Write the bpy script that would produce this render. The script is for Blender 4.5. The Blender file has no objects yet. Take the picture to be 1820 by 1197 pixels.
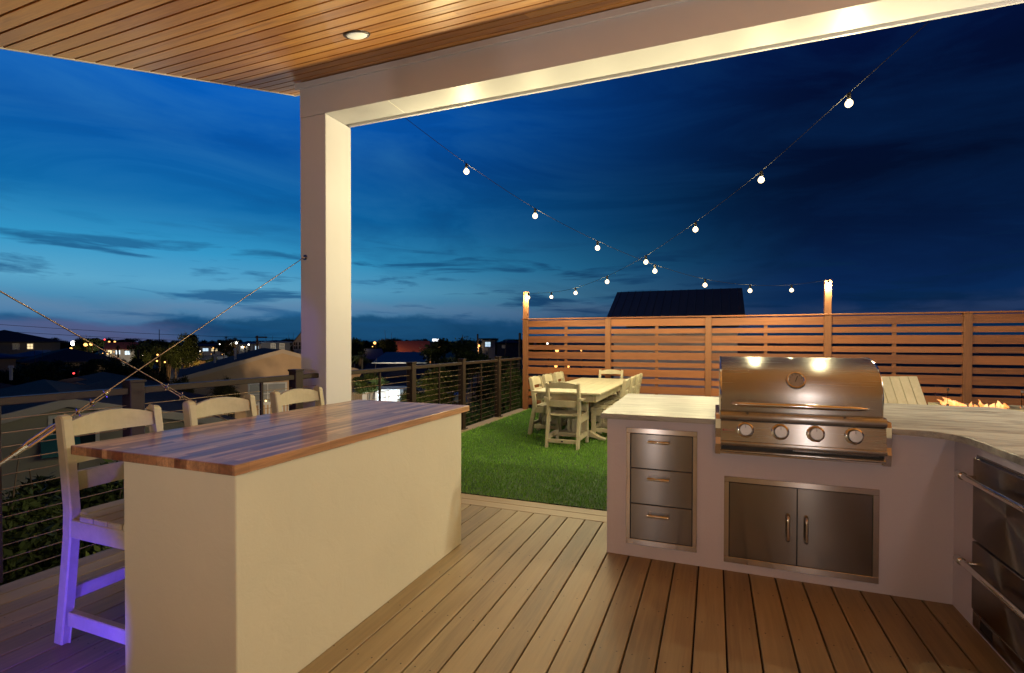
import bpy, bmesh, math, random
import numpy as np
from mathutils import Vector, Matrix
R = math.radians
rnd = random.Random(7)
nrs = np.random.RandomState(11)
sc = bpy.context.scene
col = sc.collection

# ------------------------------------------------------------------ camera
CAM_H = 1.405
cd = bpy.data.cameras.new("camera")
cam = bpy.data.objects.new("camera", cd)
col.objects.link(cam)
sc.camera = cam
FPX, CX, CY = 877.0, 942.06, 619.63
YAW, PIT, ROL = R(20.447), R(-0.721), R(0.121)
cd.sensor_fit = 'HORIZONTAL'
cd.sensor_width = 36.0
cd.lens = 36.0 * FPX / 1820
cd.shift_x = -(CX - 910) / 1820
cd.shift_y = (CY - 598.5) / 1820
cd.clip_start = 0.05
cd.clip_end = 9000
_r = Vector((math.cos(YAW), math.sin(YAW), 0))
_f = Vector((-math.sin(YAW), math.cos(YAW), 0))
_u = Vector((0, 0, 1))
_f2 = _f * math.cos(PIT) + _u * math.sin(PIT)
_u2 = _u * math.cos(PIT) - _f * math.sin(PIT)
_r3 = _r * math.cos(ROL) + _u2 * math.sin(ROL)
_u3 = _u2 * math.cos(ROL) - _r * math.sin(ROL)
cam.matrix_world = Matrix(((_r3.x, _u3.x, -_f2.x, 0), (_r3.y, _u3.y, -_f2.y, 0), (_r3.z, _u3.z, -_f2.z, CAM_H), (0, 0, 0, 1)))


def at(px, py, D):
    """world point seen at photo pixel (px, py) at forward distance D metres"""
    v = _r3 * ((px - CX) / FPX) + _u3 * ((CY - py) / FPX) + _f2
    return Vector((0, 0, CAM_H)) + v * D


# ------------------------------------------------------------------ objects
def tag(o, label=None, cat=None, group=None, kind=None):
    if label: o["label"] = label
    if cat: o["category"] = cat
    if group: o["group"] = group
    if kind: o["kind"] = kind
    return o


def thing(name, label, cat, loc=(0, 0, 0), rz=0.0, group=None):
    o = bpy.data.objects.new(name, None)
    o.empty_display_size = 0.1
    col.objects.link(o)
    o.location = loc
    o.rotation_euler = (0, 0, rz)
    return tag(o, label, cat, group)


def root_loc(o):
    v = Vector((0, 0, 0))
    while o is not None:
        v += o.location
        o = o.parent
    return v


def kids(o):
    return [c for c in bpy.data.objects if c.parent == o]


def copy_tree(o, parent=None):
    c = o.copy()
    col.objects.link(c)
    c.parent = parent
    for ch in kids(o):
        copy_tree(ch, c)
    return c


class MB:
    def __init__(s):
        s.v = []; s.f = []; s.sm = []; s.t = []; s.tint = 0.5

    def add(s, vs, fs, smooth=False):
        n = len(s.v)
        s.v.extend([tuple(p) for p in vs])
        for f in fs:
            s.f.append(tuple(i + n for i in f)); s.sm.append(smooth); s.t.append(s.tint)

    def box(s, x0, x1, y0, y1, z0, z1, M=None):
        vs = [Vector(p) for p in ((x0, y0, z0), (x1, y0, z0), (x1, y1, z0), (x0, y1, z0), (x0, y0, z1), (x1, y0, z1), (x1, y1, z1), (x0, y1, z1))]
        if M is not None: vs = [M @ p for p in vs]
        s.add(vs, [(0, 3, 2, 1), (4, 5, 6, 7), (0, 1, 5, 4), (1, 2, 6, 5), (2, 3, 7, 6), (3, 0, 4, 7)])

    def prism(s, poly, a0, a1, axis='z', smooth=False):
        """extrude a closed polygon; axis z: poly (x,y); axis x: poly (y,z); axis y: poly (x,z)"""
        def P(q, a):
            if axis == 'z': return (q[0], q[1], a)
            if axis == 'x': return (a, q[0], q[1])
            return (q[0], a, q[1])
        n = len(poly)
        from mathutils.geometry import tessellate_polygon
        tris = tessellate_polygon([[Vector((q[0], q[1], 0)) for q in poly]])
        vs = [P(q, a0) for q in poly] + [P(q, a1) for q in poly]
        fs = [tuple(t) for t in tris] + [tuple(i + n for i in reversed(t)) for t in tris]
        s.add(vs, fs)
        vs2 = vs
        s.add(vs2, [(i, (i + 1) % n, n + (i + 1) % n, n + i) for i in range(n)], smooth)

    def tube(s, pts, r, n=8, cap=True, smooth=True):
        pts = [Vector(p) for p in pts]
        rs = r if isinstance(r, (list, tuple)) else [r] * len(pts)
        rings = []
        up = None
        for i, p in enumerate(pts):
            d = (pts[min(i + 1, len(pts) - 1)] - pts[max(i - 1, 0)]).normalized()
            if up is None:
                up = Vector((0, 0, 1)) if abs(d.z) < 0.9 else Vector((1, 0, 0))
            a = d.cross(up).normalized(); b = a.cross(d).normalized(); up = b
            rings.append([p + a * (rs[i] * math.cos(2 * math.pi * k / n)) + b * (rs[i] * math.sin(2 * math.pi * k / n)) for k in range(n)])
        vs = [q for rr in rings for q in rr]
        fs = []
        for i in range(len(pts) - 1):
            for k in range(n):
                fs.append((i * n + k, i * n + (k + 1) % n, (i + 1) * n + (k + 1) % n, (i + 1) * n + k))
        s.add(vs, fs, smooth)
        if cap:
            s.add(rings[0], [tuple(range(n))]); s.add(rings[-1], [tuple(reversed(range(n)))])

    def lathe(s, prof, M=None, n=20, smooth=True):
        """prof: (r, h) revolved about local z"""
        vs = []
        for (r_, h) in prof:
            for k in range(n):
                a = 2 * math.pi * k / n
                p = Vector((r_ * math.cos(a), r_ * math.sin(a), h))
                vs.append(M @ p if M is not None else p)
        fs = []
        for i in range(len(prof) - 1):
            for k in range(n):
                fs.append((i * n + k, i * n + (k + 1) % n, (i + 1) * n + (k + 1) % n, (i + 1) * n + k))
        s.add(vs, fs, smooth)
        if prof[0][0] > 1e-4: s.add(vs[:n], [tuple(reversed(range(n)))])
        if prof[-1][0] > 1e-4: s.add(vs[-n:], [tuple(range(n))])

    def strip(s, path, w0, w1, axis, a0, a1):
        """a plate following path [(u, z, depth)]: see posts"""
        pass

    def build(s, name, mat, parent=None, world=False, bevel=0.0, label=None, seg=1):
        me = bpy.data.meshes.new(name)
        vs = s.v
        if world and parent is not None:
            o_ = root_loc(parent)
            vs = [(p[0] - o_.x, p[1] - o_.y, p[2] - o_.z) for p in vs]
        me.from_pydata([tuple(p) for p in vs], [], s.f)
        me.polygons.foreach_set("use_smooth", s.sm)
        at_ = me.attributes.new("tint", 'FLOAT', 'FACE')
        at_.data.foreach_set("value", s.t)
        bm = bmesh.new(); bm.from_mesh(me)
        bmesh.ops.recalc_face_normals(bm, faces=bm.faces)
        if bevel > 0:
            bmesh.ops.remove_doubles(bm, verts=bm.verts, dist=1e-5)
            es = [e for e in bm.edges if len(e.link_faces) == 2 and e.calc_face_angle(0) > 0.6]
            try:
                bmesh.ops.bevel(bm, geom=es, offset=bevel, segments=seg, affect='EDGES', profile=0.5)
            except Exception:
                pass
        for e in bm.edges:
            if len(e.link_faces) != 2 or e.calc_face_angle(0) > 0.61: e.smooth = False
        bm.to_mesh(me); bm.free()
        me.materials.append(mat)
        o = bpy.data.objects.new(name, me)
        col.objects.link(o)
        o.parent = parent
        if label: o["label"] = label
        return o


def rawmesh(name, V, Fc, mat, parent=None, tint=None):
    me = bpy.data.meshes.new(name)
    me.from_pydata(V.tolist() if hasattr(V, 'tolist') else V, [], Fc.tolist() if hasattr(Fc, 'tolist') else Fc)
    if tint is not None:
        a = me.attributes.new("tint", 'FLOAT', 'FACE'); a.data.foreach_set("value", tint)
    me.materials.append(mat)
    o = bpy.data.objects.new(name, me); col.objects.link(o); o.parent = parent
    return o


# ------------------------------------------------------------------ materials
def srgb(r, g, b):
    f = lambda c: (c / 255 / 12.92) if c / 255 <= 0.04045 else ((c / 255 + 0.055) / 1.055) ** 2.4
    return (f(r), f(g), f(b), 1)


class NT:
    def __init__(s, nt): s.nt = nt; s.n = nt.nodes; s.l = nt.links

    def new(s, typ, **kw):
        n = s.n.new(typ)
        for k, v in kw.items():
            if k.startswith('i_'):
                n.inputs[k[2:].replace('_', ' ')].default_value = v
            else:
                setattr(n, k, v)
        return n

    def link(s, a, b): s.l.new(a, b)

    def math(s, op, a, b=None, c=None, clamp=False):
        n = s.n.new('ShaderNodeMath'); n.operation = op; n.use_clamp = clamp
        for i, x in enumerate((a, b, c)):
            if x is None: continue
            if hasattr(x, 'is_linked'): s.l.new(x, n.inputs[i])
            else: n.inputs[i].default_value = x
        return n.outputs[0]

    def mix(s, fac, a, b, mode='MIX'):
        n = s.n.new('ShaderNodeMix'); n.data_type = 'RGBA'; n.blend_type = mode
        for i, x in ((0, fac), (6, a), (7, b)):
            if hasattr(x, 'is_linked'): s.l.new(x, n.inputs[i])
            else: n.inputs[i].default_value = x
        return n.outputs[2]

    def coord(s, scale=(1, 1, 1), kind='Object', rot=(0, 0, 0)):
        t = s.n.new('ShaderNodeTexCoord'); m = s.n.new('ShaderNodeMapping')
        m.inputs['Scale'].default_value = scale; m.inputs['Rotation'].default_value = rot
        s.l.new(t.outputs[kind], m.inputs['Vector'])
        return m.outputs[0]

    def noise(s, vec, scale=1.0, detail=4, rough=0.55, dist=0.0):
        n = s.n.new('ShaderNodeTexNoise')
        n.inputs['Scale'].default_value = scale; n.inputs['Detail'].default_value = detail
        n.inputs['Roughness'].default_value = rough; n.inputs['Distortion'].default_value = dist
        if vec is not None: s.l.new(vec, n.inputs['Vector'])
        return n.outputs[0]

    def ramp(s, fac, stops, interp='LINEAR'):
        n = s.n.new('ShaderNodeValToRGB'); e = n.color_ramp.elements
        n.color_ramp.interpolation = interp
        while len(e) < len(stops): e.new(0.5)
        for i, (p, c) in enumerate(stops):
            e[i].position = p; e[i].color = c if len(c) == 4 else (*c, 1)
        s.l.new(fac, n.inputs[0])
        return n.outputs[0]

    def attr(s, name='tint'):
        n = s.n.new('ShaderNodeAttribute'); n.attribute_name = name
        return n.outputs['Fac']

    def bump(s, h, strength, dist, bsdf):
        n = s.n.new('ShaderNodeBump'); n.inputs['Strength'].default_value = strength; n.inputs['Distance'].default_value = dist
        s.l.new(h, n.inputs['Height']); s.l.new(n.outputs[0], bsdf.inputs['Normal'])


def mat(name, base, rough=0.5, metal=0.0, fn=None, coat=0.0, emit=None, estr=0.0, spec=0.5, var=0.08, vs=3.0):
    m = bpy.data.materials.new(name); m.use_nodes = True
    t = NT(m.node_tree); b = t.n['Principled BSDF']
    c = base if len(base) == 4 else (*base, 1)
    b.inputs['Base Color'].default_value = c
    b.inputs['Roughness'].default_value = rough
    b.inputs['Metallic'].default_value = metal
    b.inputs['Specular IOR Level'].default_value = spec
    if coat:
        b.inputs['Coat Weight'].default_value = coat; b.inputs['Coat Roughness'].default_value = 0.08
    if emit:
        b.inputs['Emission Color'].default_value = emit if len(emit) == 4 else (*emit, 1)
        b.inputs['Emission Strength'].default_value = estr
    if fn: fn(t, b)
    elif var > 0:
        n = t.noise(t.coord(), vs, 6)
        k = t.ramp(n, [(0.3, tuple(x * (1 - var) for x in c[:3])), (0.7, tuple(min(1, x * (1 + var)) for x in c[:3]))])
        t.link(k, b.inputs['Base Color'])
    return m


def wood_fn(c1, c2, grain=(1.5, 40, 40), tint_amt=0.35, rough=(0.45, 0.65), bump=0.15, knots=False, dark=None):
    def fn(t, b):
        ti = t.attr()
        off = t.new('ShaderNodeCombineXYZ')
        t.link(t.math('MULTIPLY', ti, 37.0), off.inputs[0]); t.link(t.math('MULTIPLY', ti, 91.0), off.inputs[2])
        v = t.new('ShaderNodeVectorMath', operation='ADD')
        t.link(t.coord(grain), v.inputs[0]); t.link(off.outputs[0], v.inputs[1])
        n1 = t.noise(v.outputs[0], 1.0, 6, 0.6, 0.6)
        g2 = t.coord(tuple(x * 4 for x in grain))
        n2 = t.noise(g2, 1.0, 3, 0.6)
        f = t.math('ADD', t.math('MULTIPLY', n1, 0.75), t.math('MULTIPLY', n2, 0.35))
        f = t.math('ADD', f, t.math('MULTIPLY', t.math('SUBTRACT', ti, 0.5), tint_amt))
        cc = t.ramp(f, [(0.33, c1), (0.75, c2)])
        if dark is not None:
            n3 = t.noise(t.coord(tuple(x * 0.8 for x in grain)), 1.0, 2, 0.5, 1.5)
            cc = t.mix(t.ramp(n3, [(0.6, (0, 0, 0)), (0.72, (1, 1, 1))]), cc, dark)
        t.link(cc, b.inputs['Base Color'])
        rr = t.new('ShaderNodeMapRange'); rr.inputs[3].default_value = rough[0]; rr.inputs[4].default_value = rough[1]
        t.link(n1, rr.inputs[0]); t.link(rr.outputs[0], b.inputs['Roughness'])
        t.bump(n2, bump, 0.004, b)
    return fn


def stucco_fn(c, amt=0.06):
    def fn(t, b):
        n = t.noise(t.coord(), 1.3, 6, 0.6)
        k = t.ramp(n, [(0.3, tuple(x * (1 - amt) for x in c)), (0.7, tuple(x * (1 + amt) for x in c))])
        t.link(k, b.inputs['Base Color'])
        n2 = t.noise(t.coord((1, 1, 1)), 9, 6, 0.6, 0.8)
        n3 = t.noise(t.coord((1, 1, 1)), 90, 3, 0.6)
        t.bump(t.math('ADD', t.math('MULTIPLY', n2, 1.0), t.math('MULTIPLY', n3, 0.16)), 0.3, 0.008, b)
    return fn


def deck_fn(t, b):
    ti = t.attr()
    off = t.new('ShaderNodeCombineXYZ'); t.link(t.math('MULTIPLY', ti, 53.0), off.inputs[1])
    v = t.new('ShaderNodeVectorMath', operation='ADD')
    t.link(t.coord((45, 1.6, 1)), v.inputs[0]); t.link(off.outputs[0], v.inputs[1])
    n1 = t.noise(v.outputs[0], 1.0, 6, 0.65, 0.3)
    v2 = t.new('ShaderNodeVectorMath', operation='ADD')
    t.link(t.coord((7, 0.9, 1)), v2.inputs[0]); t.link(off.outputs[0], v2.inputs[1])
    n2 = t.noise(v2.outputs[0], 1.0, 4, 0.6)
    f = t.math('ADD', t.math('MULTIPLY', n1, 0.55), t.math('MULTIPLY', n2, 0.5))
    f = t.math('ADD', f, t.math('MULTIPLY', t.math('SUBTRACT', ti, 0.5), 0.22))
    cc = t.ramp(f, [(0.35, (0.175, 0.118, 0.060)), (0.55, (0.265, 0.19, 0.098)), (0.8, (0.35, 0.262, 0.145))])
    v3 = t.new('ShaderNodeVectorMath', operation='ADD')
    t.link(t.coord((26, 1.1, 1)), v3.inputs[0]); t.link(off.outputs[0], v3.inputs[1])
    n4 = t.noise(v3.outputs[0], 1.0, 5, 0.7, 0.2)
    cc = t.mix(t.ramp(n4, [(0.60, (0, 0, 0)), (0.75, (0.55, 0.55, 0.55))]), cc, (0.13, 0.09, 0.06, 1))
    # screw heads, in pairs on every joist
    tc = t.new('ShaderNodeTexCoord'); sp = t.new('ShaderNodeSeparateXYZ'); t.link(tc.outputs['Object'], sp.inputs[0])
    u = t.math('FLOORED_MODULO', t.math('ADD', sp.outputs[0], 0.0818), 0.1445)
    du = t.math('MINIMUM', t.math('ABSOLUTE', t.math('SUBTRACT', u, 0.034)), t.math('ABSOLUTE', t.math('SUBTRACT', u, 0.109)))
    w = t.math('SUBTRACT', t.math('FLOORED_MODULO', t.math('ADD', sp.outputs[1], t.math('MULTIPLY', ti, 0.03)), 0.406), 0.2)
    d = t.math('SQRT', t.math('ADD', t.math('MULTIPLY', du, du), t.math('MULTIPLY', w, w)))
    s_ = t.math('LESS_THAN', d, 0.0036)
    cc = t.mix(s_, cc, (0.02, 0.014, 0.01, 1))
    t.link(cc, b.inputs['Base Color'])
    rr = t.new('ShaderNodeMapRange'); rr.inputs[3].default_value = 0.42; rr.inputs[4].default_value = 0.68
    t.link(n1, rr.inputs[0]); t.link(rr.outputs[0], b.inputs['Roughness'])
    t.bump(n1, 0.25, 0.003, b)


def butcher_fn(t, b):
    br = t.new('ShaderNodeTexBrick'); br.offset = 0.37; br.offset_frequency = 2; br.squash = 1.0
    br.inputs['Color1'].default_value = (0.15, 0.055, 0.026, 1); br.inputs['Color2'].default_value = (0.56, 0.32, 0.16, 1)
    br.inputs['Mortar'].default_value = (0.12, 0.05, 0.025, 1)
    br.inputs['Scale'].default_value = 1.0; br.inputs['Mortar Size'].default_value = 0.0004
    br.inputs['Brick Width'].default_value = 0.42; br.inputs['Row Height'].default_value = 0.034
    br.inputs['Bias'].default_value = 0.0
    t.link(t.coord((1, 1, 1), rot=(0, 0, R(90))), br.inputs['Vector'])
    n = t.noise(t.coord((60, 3, 60)), 1.0, 6, 0.65, 0.4)
    g = t.ramp(n, [(0.3, (0.55, 0.55, 0.55)), (0.7, (1.25, 1.2, 1.15))])
    t.link(t.mix(1.0, br.outputs['Color'], g, 'MULTIPLY'), b.inputs['Base Color'])
    b.inputs['Roughness'].default_value = 0.38
    n2 = t.noise(t.coord((30, 2.5, 30)), 1.0, 4)
    t.bump(n2, 0.12, 0.003, b)


def stone_fn(t, b):
    n1 = t.noise(t.coord((1.4, 7, 7)), 1.6, 10, 0.68, 0.9)
    n2 = t.noise(t.coord((3, 14, 14)), 2.5, 8, 0.7, 0.5)
    c = t.ramp(n1, [(0.3, (0.07, 0.062, 0.058)), (0.43, (0.19, 0.18, 0.165)), (0.55, (0.32, 0.315, 0.285)), (0.72, (0.43, 0.425, 0.39))])
    c = t.mix(t.ramp(n2, [(0.55, (0, 0, 0)), (0.72, (0.6, 0.6, 0.6))]), c, (0.2, 0.17, 0.155, 1))
    t.link(c, b.inputs['Base Color'])
    t.bump(n2, 0.4, 0.004, b)


def steel_fn(base, r0, r1, ax):
    def fn(t, b):
        n = t.noise(t.coord(ax), 1.0, 3, 0.6)
        n2 = t.noise(t.coord((1.2, 1.2, 2.2)), 1.6, 5, 0.6, 0.6)
        rr = t.new('ShaderNodeMapRange'); rr.inputs[3].default_value = r0; rr.inputs[4].default_value = r1
        t.link(t.math('ADD', t.math('MULTIPLY', n, 0.6), t.math('MULTIPLY', n2, 0.4)), rr.inputs[0]); t.link(rr.outputs[0], b.inputs['Roughness'])
        k = t.ramp(n2, [(0.3, tuple(x * 0.95 for x in base)), (0.7, tuple(min(1, x * 1.03) for x in base))])
        t.link(k, b.inputs['Base Color'])
        b.inputs['Anisotropic'].default_value = 1.0
        tg = t.new('ShaderNodeTangent', direction_type='RADIAL', axis='X'); t.link(tg.outputs[0], b.inputs['Tangent']); b.inputs['Anisotropic Rotation'].default_value = 0.0
    return fn


def leaf_fn(c1, c2):
    def fn(t, b):
        ti = t.attr()
        oi = t.new('ShaderNodeObjectInfo')
        f = t.math('ADD', t.math('MULTIPLY', ti, 0.8), t.math('MULTIPLY', oi.outputs['Random'], 0.2))
        t.link(t.ramp(f, [(0.1, c1), (0.9, c2)]), b.inputs['Base Color'])
    return fn


def roof_fn(c, ax=(3, 3, 12)):
    def fn(t, b):
        n = t.noise(t.coord(ax), 2.0, 5, 0.65)
        t.link(t.ramp(n, [(0.3, tuple(x * 0.75 for x in c)), (0.7, tuple(x * 1.25 for x in c))]), b.inputs['Base Color'])
    return fn


M = {}
M['deck'] = mat('deck_board', (0.3, 0.2, 0.12), fn=deck_fn)
M['trim_board'] = mat('border_board', (0.3, 0.2, 0.12), fn=wood_fn((0.24, 0.165, 0.095), (0.36, 0.26, 0.15), (1.4, 30, 30), 0.2))
M['kerb_board'] = mat('kerb_board', (0.3, 0.2, 0.12), fn=wood_fn((0.26, 0.18, 0.105), (0.38, 0.275, 0.165), (30, 1.4, 30), 0.2))
M['under'] = mat('dark_joists', (0.012, 0.01, 0.008), 0.9)
M['ceil'] = mat('ceiling_pine', (0.5, 0.3, 0.14), fn=wood_fn((0.40, 0.15, 0.030), (0.66, 0.315, 0.075), (1.1, 16, 16), 0.34, (0.28, 0.42), 0.06, dark=(0.34, 0.125, 0.03, 1)))
M['infill'] = mat('infill_cedar', (0.2, 0.08, 0.04), fn=wood_fn((0.15, 0.045, 0.018), (0.25, 0.09, 0.036), (1.0, 14, 14), 0.2, (0.5, 0.65), 0.1))
M['groove'] = mat('groove_dark', (0.05, 0.02, 0.01), 0.8)
M['white'] = mat('white_cladding', (0.55, 0.53, 0.54), 0.45, spec=.22, var=0.02)
M['eave'] = mat('eave_trim_white', (0.8, 0.76, 0.68), 0.4, var=0.02)
M['bar'] = mat('bar_stucco', (0.6, 0.55, 0.42), 0.8, fn=stucco_fn((0.60, 0.565, 0.425), 0.045))
M['isl'] = mat('island_stucco', (0.5, 0.47, 0.47), 0.8, fn=stucco_fn((0.52, 0.475, 0.525), 0.04))  # lavender cast of the shaded front is mixed into this stucco colour
M['butcher'] = mat('butcher_block', (0.3, 0.15, 0.08), fn=butcher_fn, coat=0.3)
M['stone'] = mat('leathered_stone', (0.4, 0.38, 0.34), 0.42, fn=stone_fn)
M['steel'] = mat('brushed_steel', (0.55, 0.5, 0.46), 0.3, 1.0, fn=steel_fn((0.255, 0.238, 0.228), 0.15, 0.22, (1.5, 1.5, 420)))
M['steel_f'] = mat('brushed_steel_frame', (0.55, 0.5, 0.46), 0.3, 1.0, fn=steel_fn((0.58, 0.53, 0.50), 0.16, 0.26, (1.5, 1.5, 420)))
M['steel_h'] = mat('brushed_steel_hood', (0.55, 0.5, 0.46), 0.3, 1.0, fn=steel_fn((0.43, 0.425, 0.42), 0.25, 0.29, (1.5, 300, 300)))
M['chrome'] = mat('polished_steel', (0.7, 0.66, 0.62), 0.12, 1.0, var=0)
M['dsteel'] = mat('dark_steel', (0.3, 0.26, 0.25), 0.35, 1.0, fn=steel_fn((0.20, 0.178, 0.168), 0.25, 0.4, (2, 2, 260)))
M['black'] = mat('black_gap', (0.01, 0.01, 0.01), 0.6, var=0)
M['poly'] = mat('sand_poly_lumber', (0.6, 0.52, 0.34), 0.55, fn=wood_fn((0.37, 0.325, 0.215), (0.50, 0.44, 0.30), (8, 8, 8), 0.15, (0.5, 0.65), 0.08))
M['rail'] = mat('bronze_rail', (0.026, 0.0165, 0.0105), 0.5, 0.0, spec=.25, var=0.1)
M['cable'] = mat('steel_cable', (0.27, 0.18, 0.105), 0.45, 0.85, var=0)
M['fence'] = mat('cedar_slat', (0.4, 0.2, 0.1), fn=wood_fn((0.13, 0.040, 0.012), (0.28, 0.092, 0.026), (1.2, 26, 26), 0.4, (0.55, 0.7), 0.15, dark=(0.22, 0.085, 0.035, 1)))
M['fencev'] = mat('cedar_post', (0.4, 0.2, 0.1), fn=wood_fn((0.15, 0.053, 0.018), (0.25, 0.096, 0.032), (26, 26, 1.2), 0.4, (0.55, 0.7), 0.15))
M['turfb'] = mat('turf_backing', (0.02, 0.05, 0.01), 0.9)
M['blade'] = mat('turf_blade', (0.06, 0.16, 0.02), 0.5, fn=leaf_fn((0.06, 0.18, 0.010), (0.24, 0.52, 0.04)))
M['wire'] = mat('black_wire', (0.010, 0.009, 0.008), 0.95, spec=.02, var=0)
M['bulb'] = bpy.data.materials.new('bulb_glow'); M['bulb'].use_nodes = True
_t = NT(M['bulb'].node_tree); _t.n.remove(_t.n['Principled BSDF'])
_e = _t.new('ShaderNodeEmission'); _e.inputs[0].default_value = (1.0, .77, .42, 1); _e.inputs[1].default_value = 2.1
_tr = _t.new('ShaderNodeBsdfTransparent'); _ad = _t.new('ShaderNodeAddShader')
_t.link(_e.outputs[0], _ad.inputs[0]); _t.link(_tr.outputs[0], _ad.inputs[1]); _t.link(_ad.outputs[0], _t.n['Material Output'].inputs['Surface'])
M['lens'] = mat('frosted_lens', (0.85, 0.83, 0.75), 0.4, emit=(1, 0.88, 0.66), estr=0.35, var=0)
M['glass'] = mat('clear_glass', (1, 1, 1), 0.02, var=0)
_b = M['glass'].node_tree.nodes['Principled BSDF']; _b.inputs['Transmission Weight'].default_value = 1; _b.inputs['IOR'].default_value = 1.1
M['sconce'] = mat('sconce_lens', (1, 0.9, 0.7), 0.4, emit=(1.0, 0.74, 0.40), estr=40, var=0)  # glowing glass of the lamps added out of view
M['led'] = mat('blue_led', (0.1, 0.1, 1), 0.4, emit=(0.10, 0.05, 1.0), estr=16, var=0)
M['pled'] = mat('purple_led', (0.5, 0.3, 1), 0.4, emit=(0.48, 0.28, 1.0), estr=22, var=0)
M['red'] = mat('badge_red', (0.28, 0.03, 0.02), 0.4, var=0)


def flame_fn(t, b):
    n = t.noise(t.coord((14, 14, 7)), 1.0, 3, 0.6, 0.5)
    t.link(t.ramp(n, [(0.40, (1.0, 0.26, 0.05)), (0.66, (1.0, 0.70, 0.32))]), b.inputs['Emission Color'])
    b.inputs['Alpha'].default_value = 0.6


M['flame'] = mat('flame', (1, 0.6, 0.2), 0.5, emit=(1, 0.6, 0.25), estr=1.7, fn=flame_fn)

# ------------------------------------------------------------------ sky
w = bpy.data.worlds.new("World"); sc.world = w; w.use_nodes = True
t = NT(w.node_tree)
bg = t.n['Background']
tc = t.new('ShaderNodeTexCoord')
nv = t.new('ShaderNodeVectorMath', operation='NORMALIZE'); t.link(tc.outputs['Generated'], nv.inputs[0])
sx = t.new('ShaderNodeSeparateXYZ'); t.link(nv.outputs[0], sx.inputs[0])
el = t.math('ARCSINE', sx.outputs[2])                        # radians
eln = t.math('DIVIDE', el, R(60), clamp=True)                # 0..1 over 60 degrees
az = t.math('ARCTAN2', sx.outputs[0], sx.outputs[1])         # 0 = +Y, negative to the left
daz = t.math('ABSOLUTE', t.math('SUBTRACT', az, R(-62)))
daz = t.math('MINIMUM', daz, t.math('SUBTRACT', 2 * math.pi, daz))
k = t.new('ShaderNodeMapRange', interpolation_type='SMOOTHSTEP')
k.inputs[1].default_value = R(4); k.inputs[2].default_value = R(74); k.inputs[3].default_value = 1; k.inputs[4].default_value = 0
t.link(daz, k.inputs[0])


def sky_ramp(rows):
    return t.ramp(eln, [(e / 60, srgb(*c)) for e, c in rows])


west = sky_ramp([(0, (40, 72, 108)), (1.6, (52, 98, 138)), (3.4, (70, 130, 168)), (5.5, (94, 168, 202)), (8.5, (52, 152, 200)), (13, (16, 106, 170)), (19, (8, 86, 166)), (24, (6, 94, 190)), (40, (5, 60, 150)), (60, (4, 35, 100))])
east = sky_ramp([(0, (8, 40, 74)), (2.5, (9, 42, 82)), (6, (9, 36, 78)), (11, (5, 24, 58)), (16, (3, 15, 42)), (24, (3, 15, 48)), (34, (4, 22, 72)), (60, (3, 16, 50))])
sky = t.mix(k.outputs[0], east, west)
# cloud coordinates: azimuth and stretched elevation
cv = t.new('ShaderNodeCombineXYZ')
t.link(t.math('MULTIPLY', az, 5.0), cv.inputs[0]); t.link(t.math('MULTIPLY', el, 42.0), cv.inputs[1])
n1 = t.noise(cv.outputs[0], 1.0, 7, 0.55, 0.4)
# low bank of cloud on the horizon with an uneven top
cv2 = t.new('ShaderNodeCombineXYZ'); t.link(t.math('MULTIPLY', az, 3.2), cv2.inputs[0]); t.link(t.math('MULTIPLY', el, 6.0), cv2.inputs[1])
n2 = t.noise(cv2.outputs[0], 1.0, 6, 0.6, 0.3)
top = t.math('ADD', R(2.2), t.math('MULTIPLY', t.math('SUBTRACT', n2, 0.5), R(6.5)))
bank = t.new('ShaderNodeMapRange', interpolation_type='SMOOTHSTEP'); t.link(t.math('SUBTRACT', top, el), bank.inputs[0])
bank.inputs[1].default_value = R(-0.25); bank.inputs[2].default_value = R(0.45)
rim = t.new('ShaderNodeMapRange', interpolation_type='SMOOTHSTEP'); t.link(t.math('ABSOLUTE', t.math('SUBTRACT', t.math('ADD', top, R(0.9)), el)), rim.inputs[0])
rim.inputs[1].default_value = R(1.5); rim.inputs[2].default_value = 0.0
sky = t.mix(t.math('MULTIPLY', t.math('MULTIPLY', rim.outputs[0], 0.24), t.math('ADD', 0.25, k.outputs[0])), sky, srgb(132, 140, 164))
pk = t.new('ShaderNodeMapRange', interpolation_type='SMOOTHSTEP'); t.link(t.math('ADD', az, t.math('MULTIPLY', t.math('SUBTRACT', n2, .5), R(30))), pk.inputs[0])
pk.inputs[1].default_value = R(-50); pk.inputs[2].default_value = R(-64)
pe = t.new('ShaderNodeMapRange', interpolation_type='SMOOTHSTEP'); t.link(t.math('ADD', el, t.math('MULTIPLY', t.math('SUBTRACT', n1, .5), R(2.5))), pe.inputs[0])
pe.inputs[1].default_value = R(2.6); pe.inputs[2].default_value = R(1.2)
pink = t.math('MULTIPLY', pk.outputs[0], pe.outputs[0])
bankcol = t.mix(k.outputs[0], srgb(8, 42, 72), t.mix(pink, srgb(14, 62, 100), srgb(84, 78, 116)))
sky = t.mix(t.math('MULTIPLY', bank.outputs[0], 0.9), sky, bankcol)
# thin dark streaks
band = t.new('ShaderNodeMapRange', interpolation_type='SMOOTHSTEP'); t.link(t.math('ABSOLUTE', t.math('SUBTRACT', el, R(6))), band.inputs[0])
band.inputs[1].default_value = R(7); band.inputs[2].default_value = R(1.5)
st = t.ramp(n1, [(0.515, (0, 0, 0)), (0.62, (1, 1, 1))])
sky = t.mix(t.math('MULTIPLY', t.math('MULTIPLY', st, band.outputs[0]), 0.8), sky, t.mix(k.outputs[0], srgb(8, 36, 70), srgb(20, 76, 124)))
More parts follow.
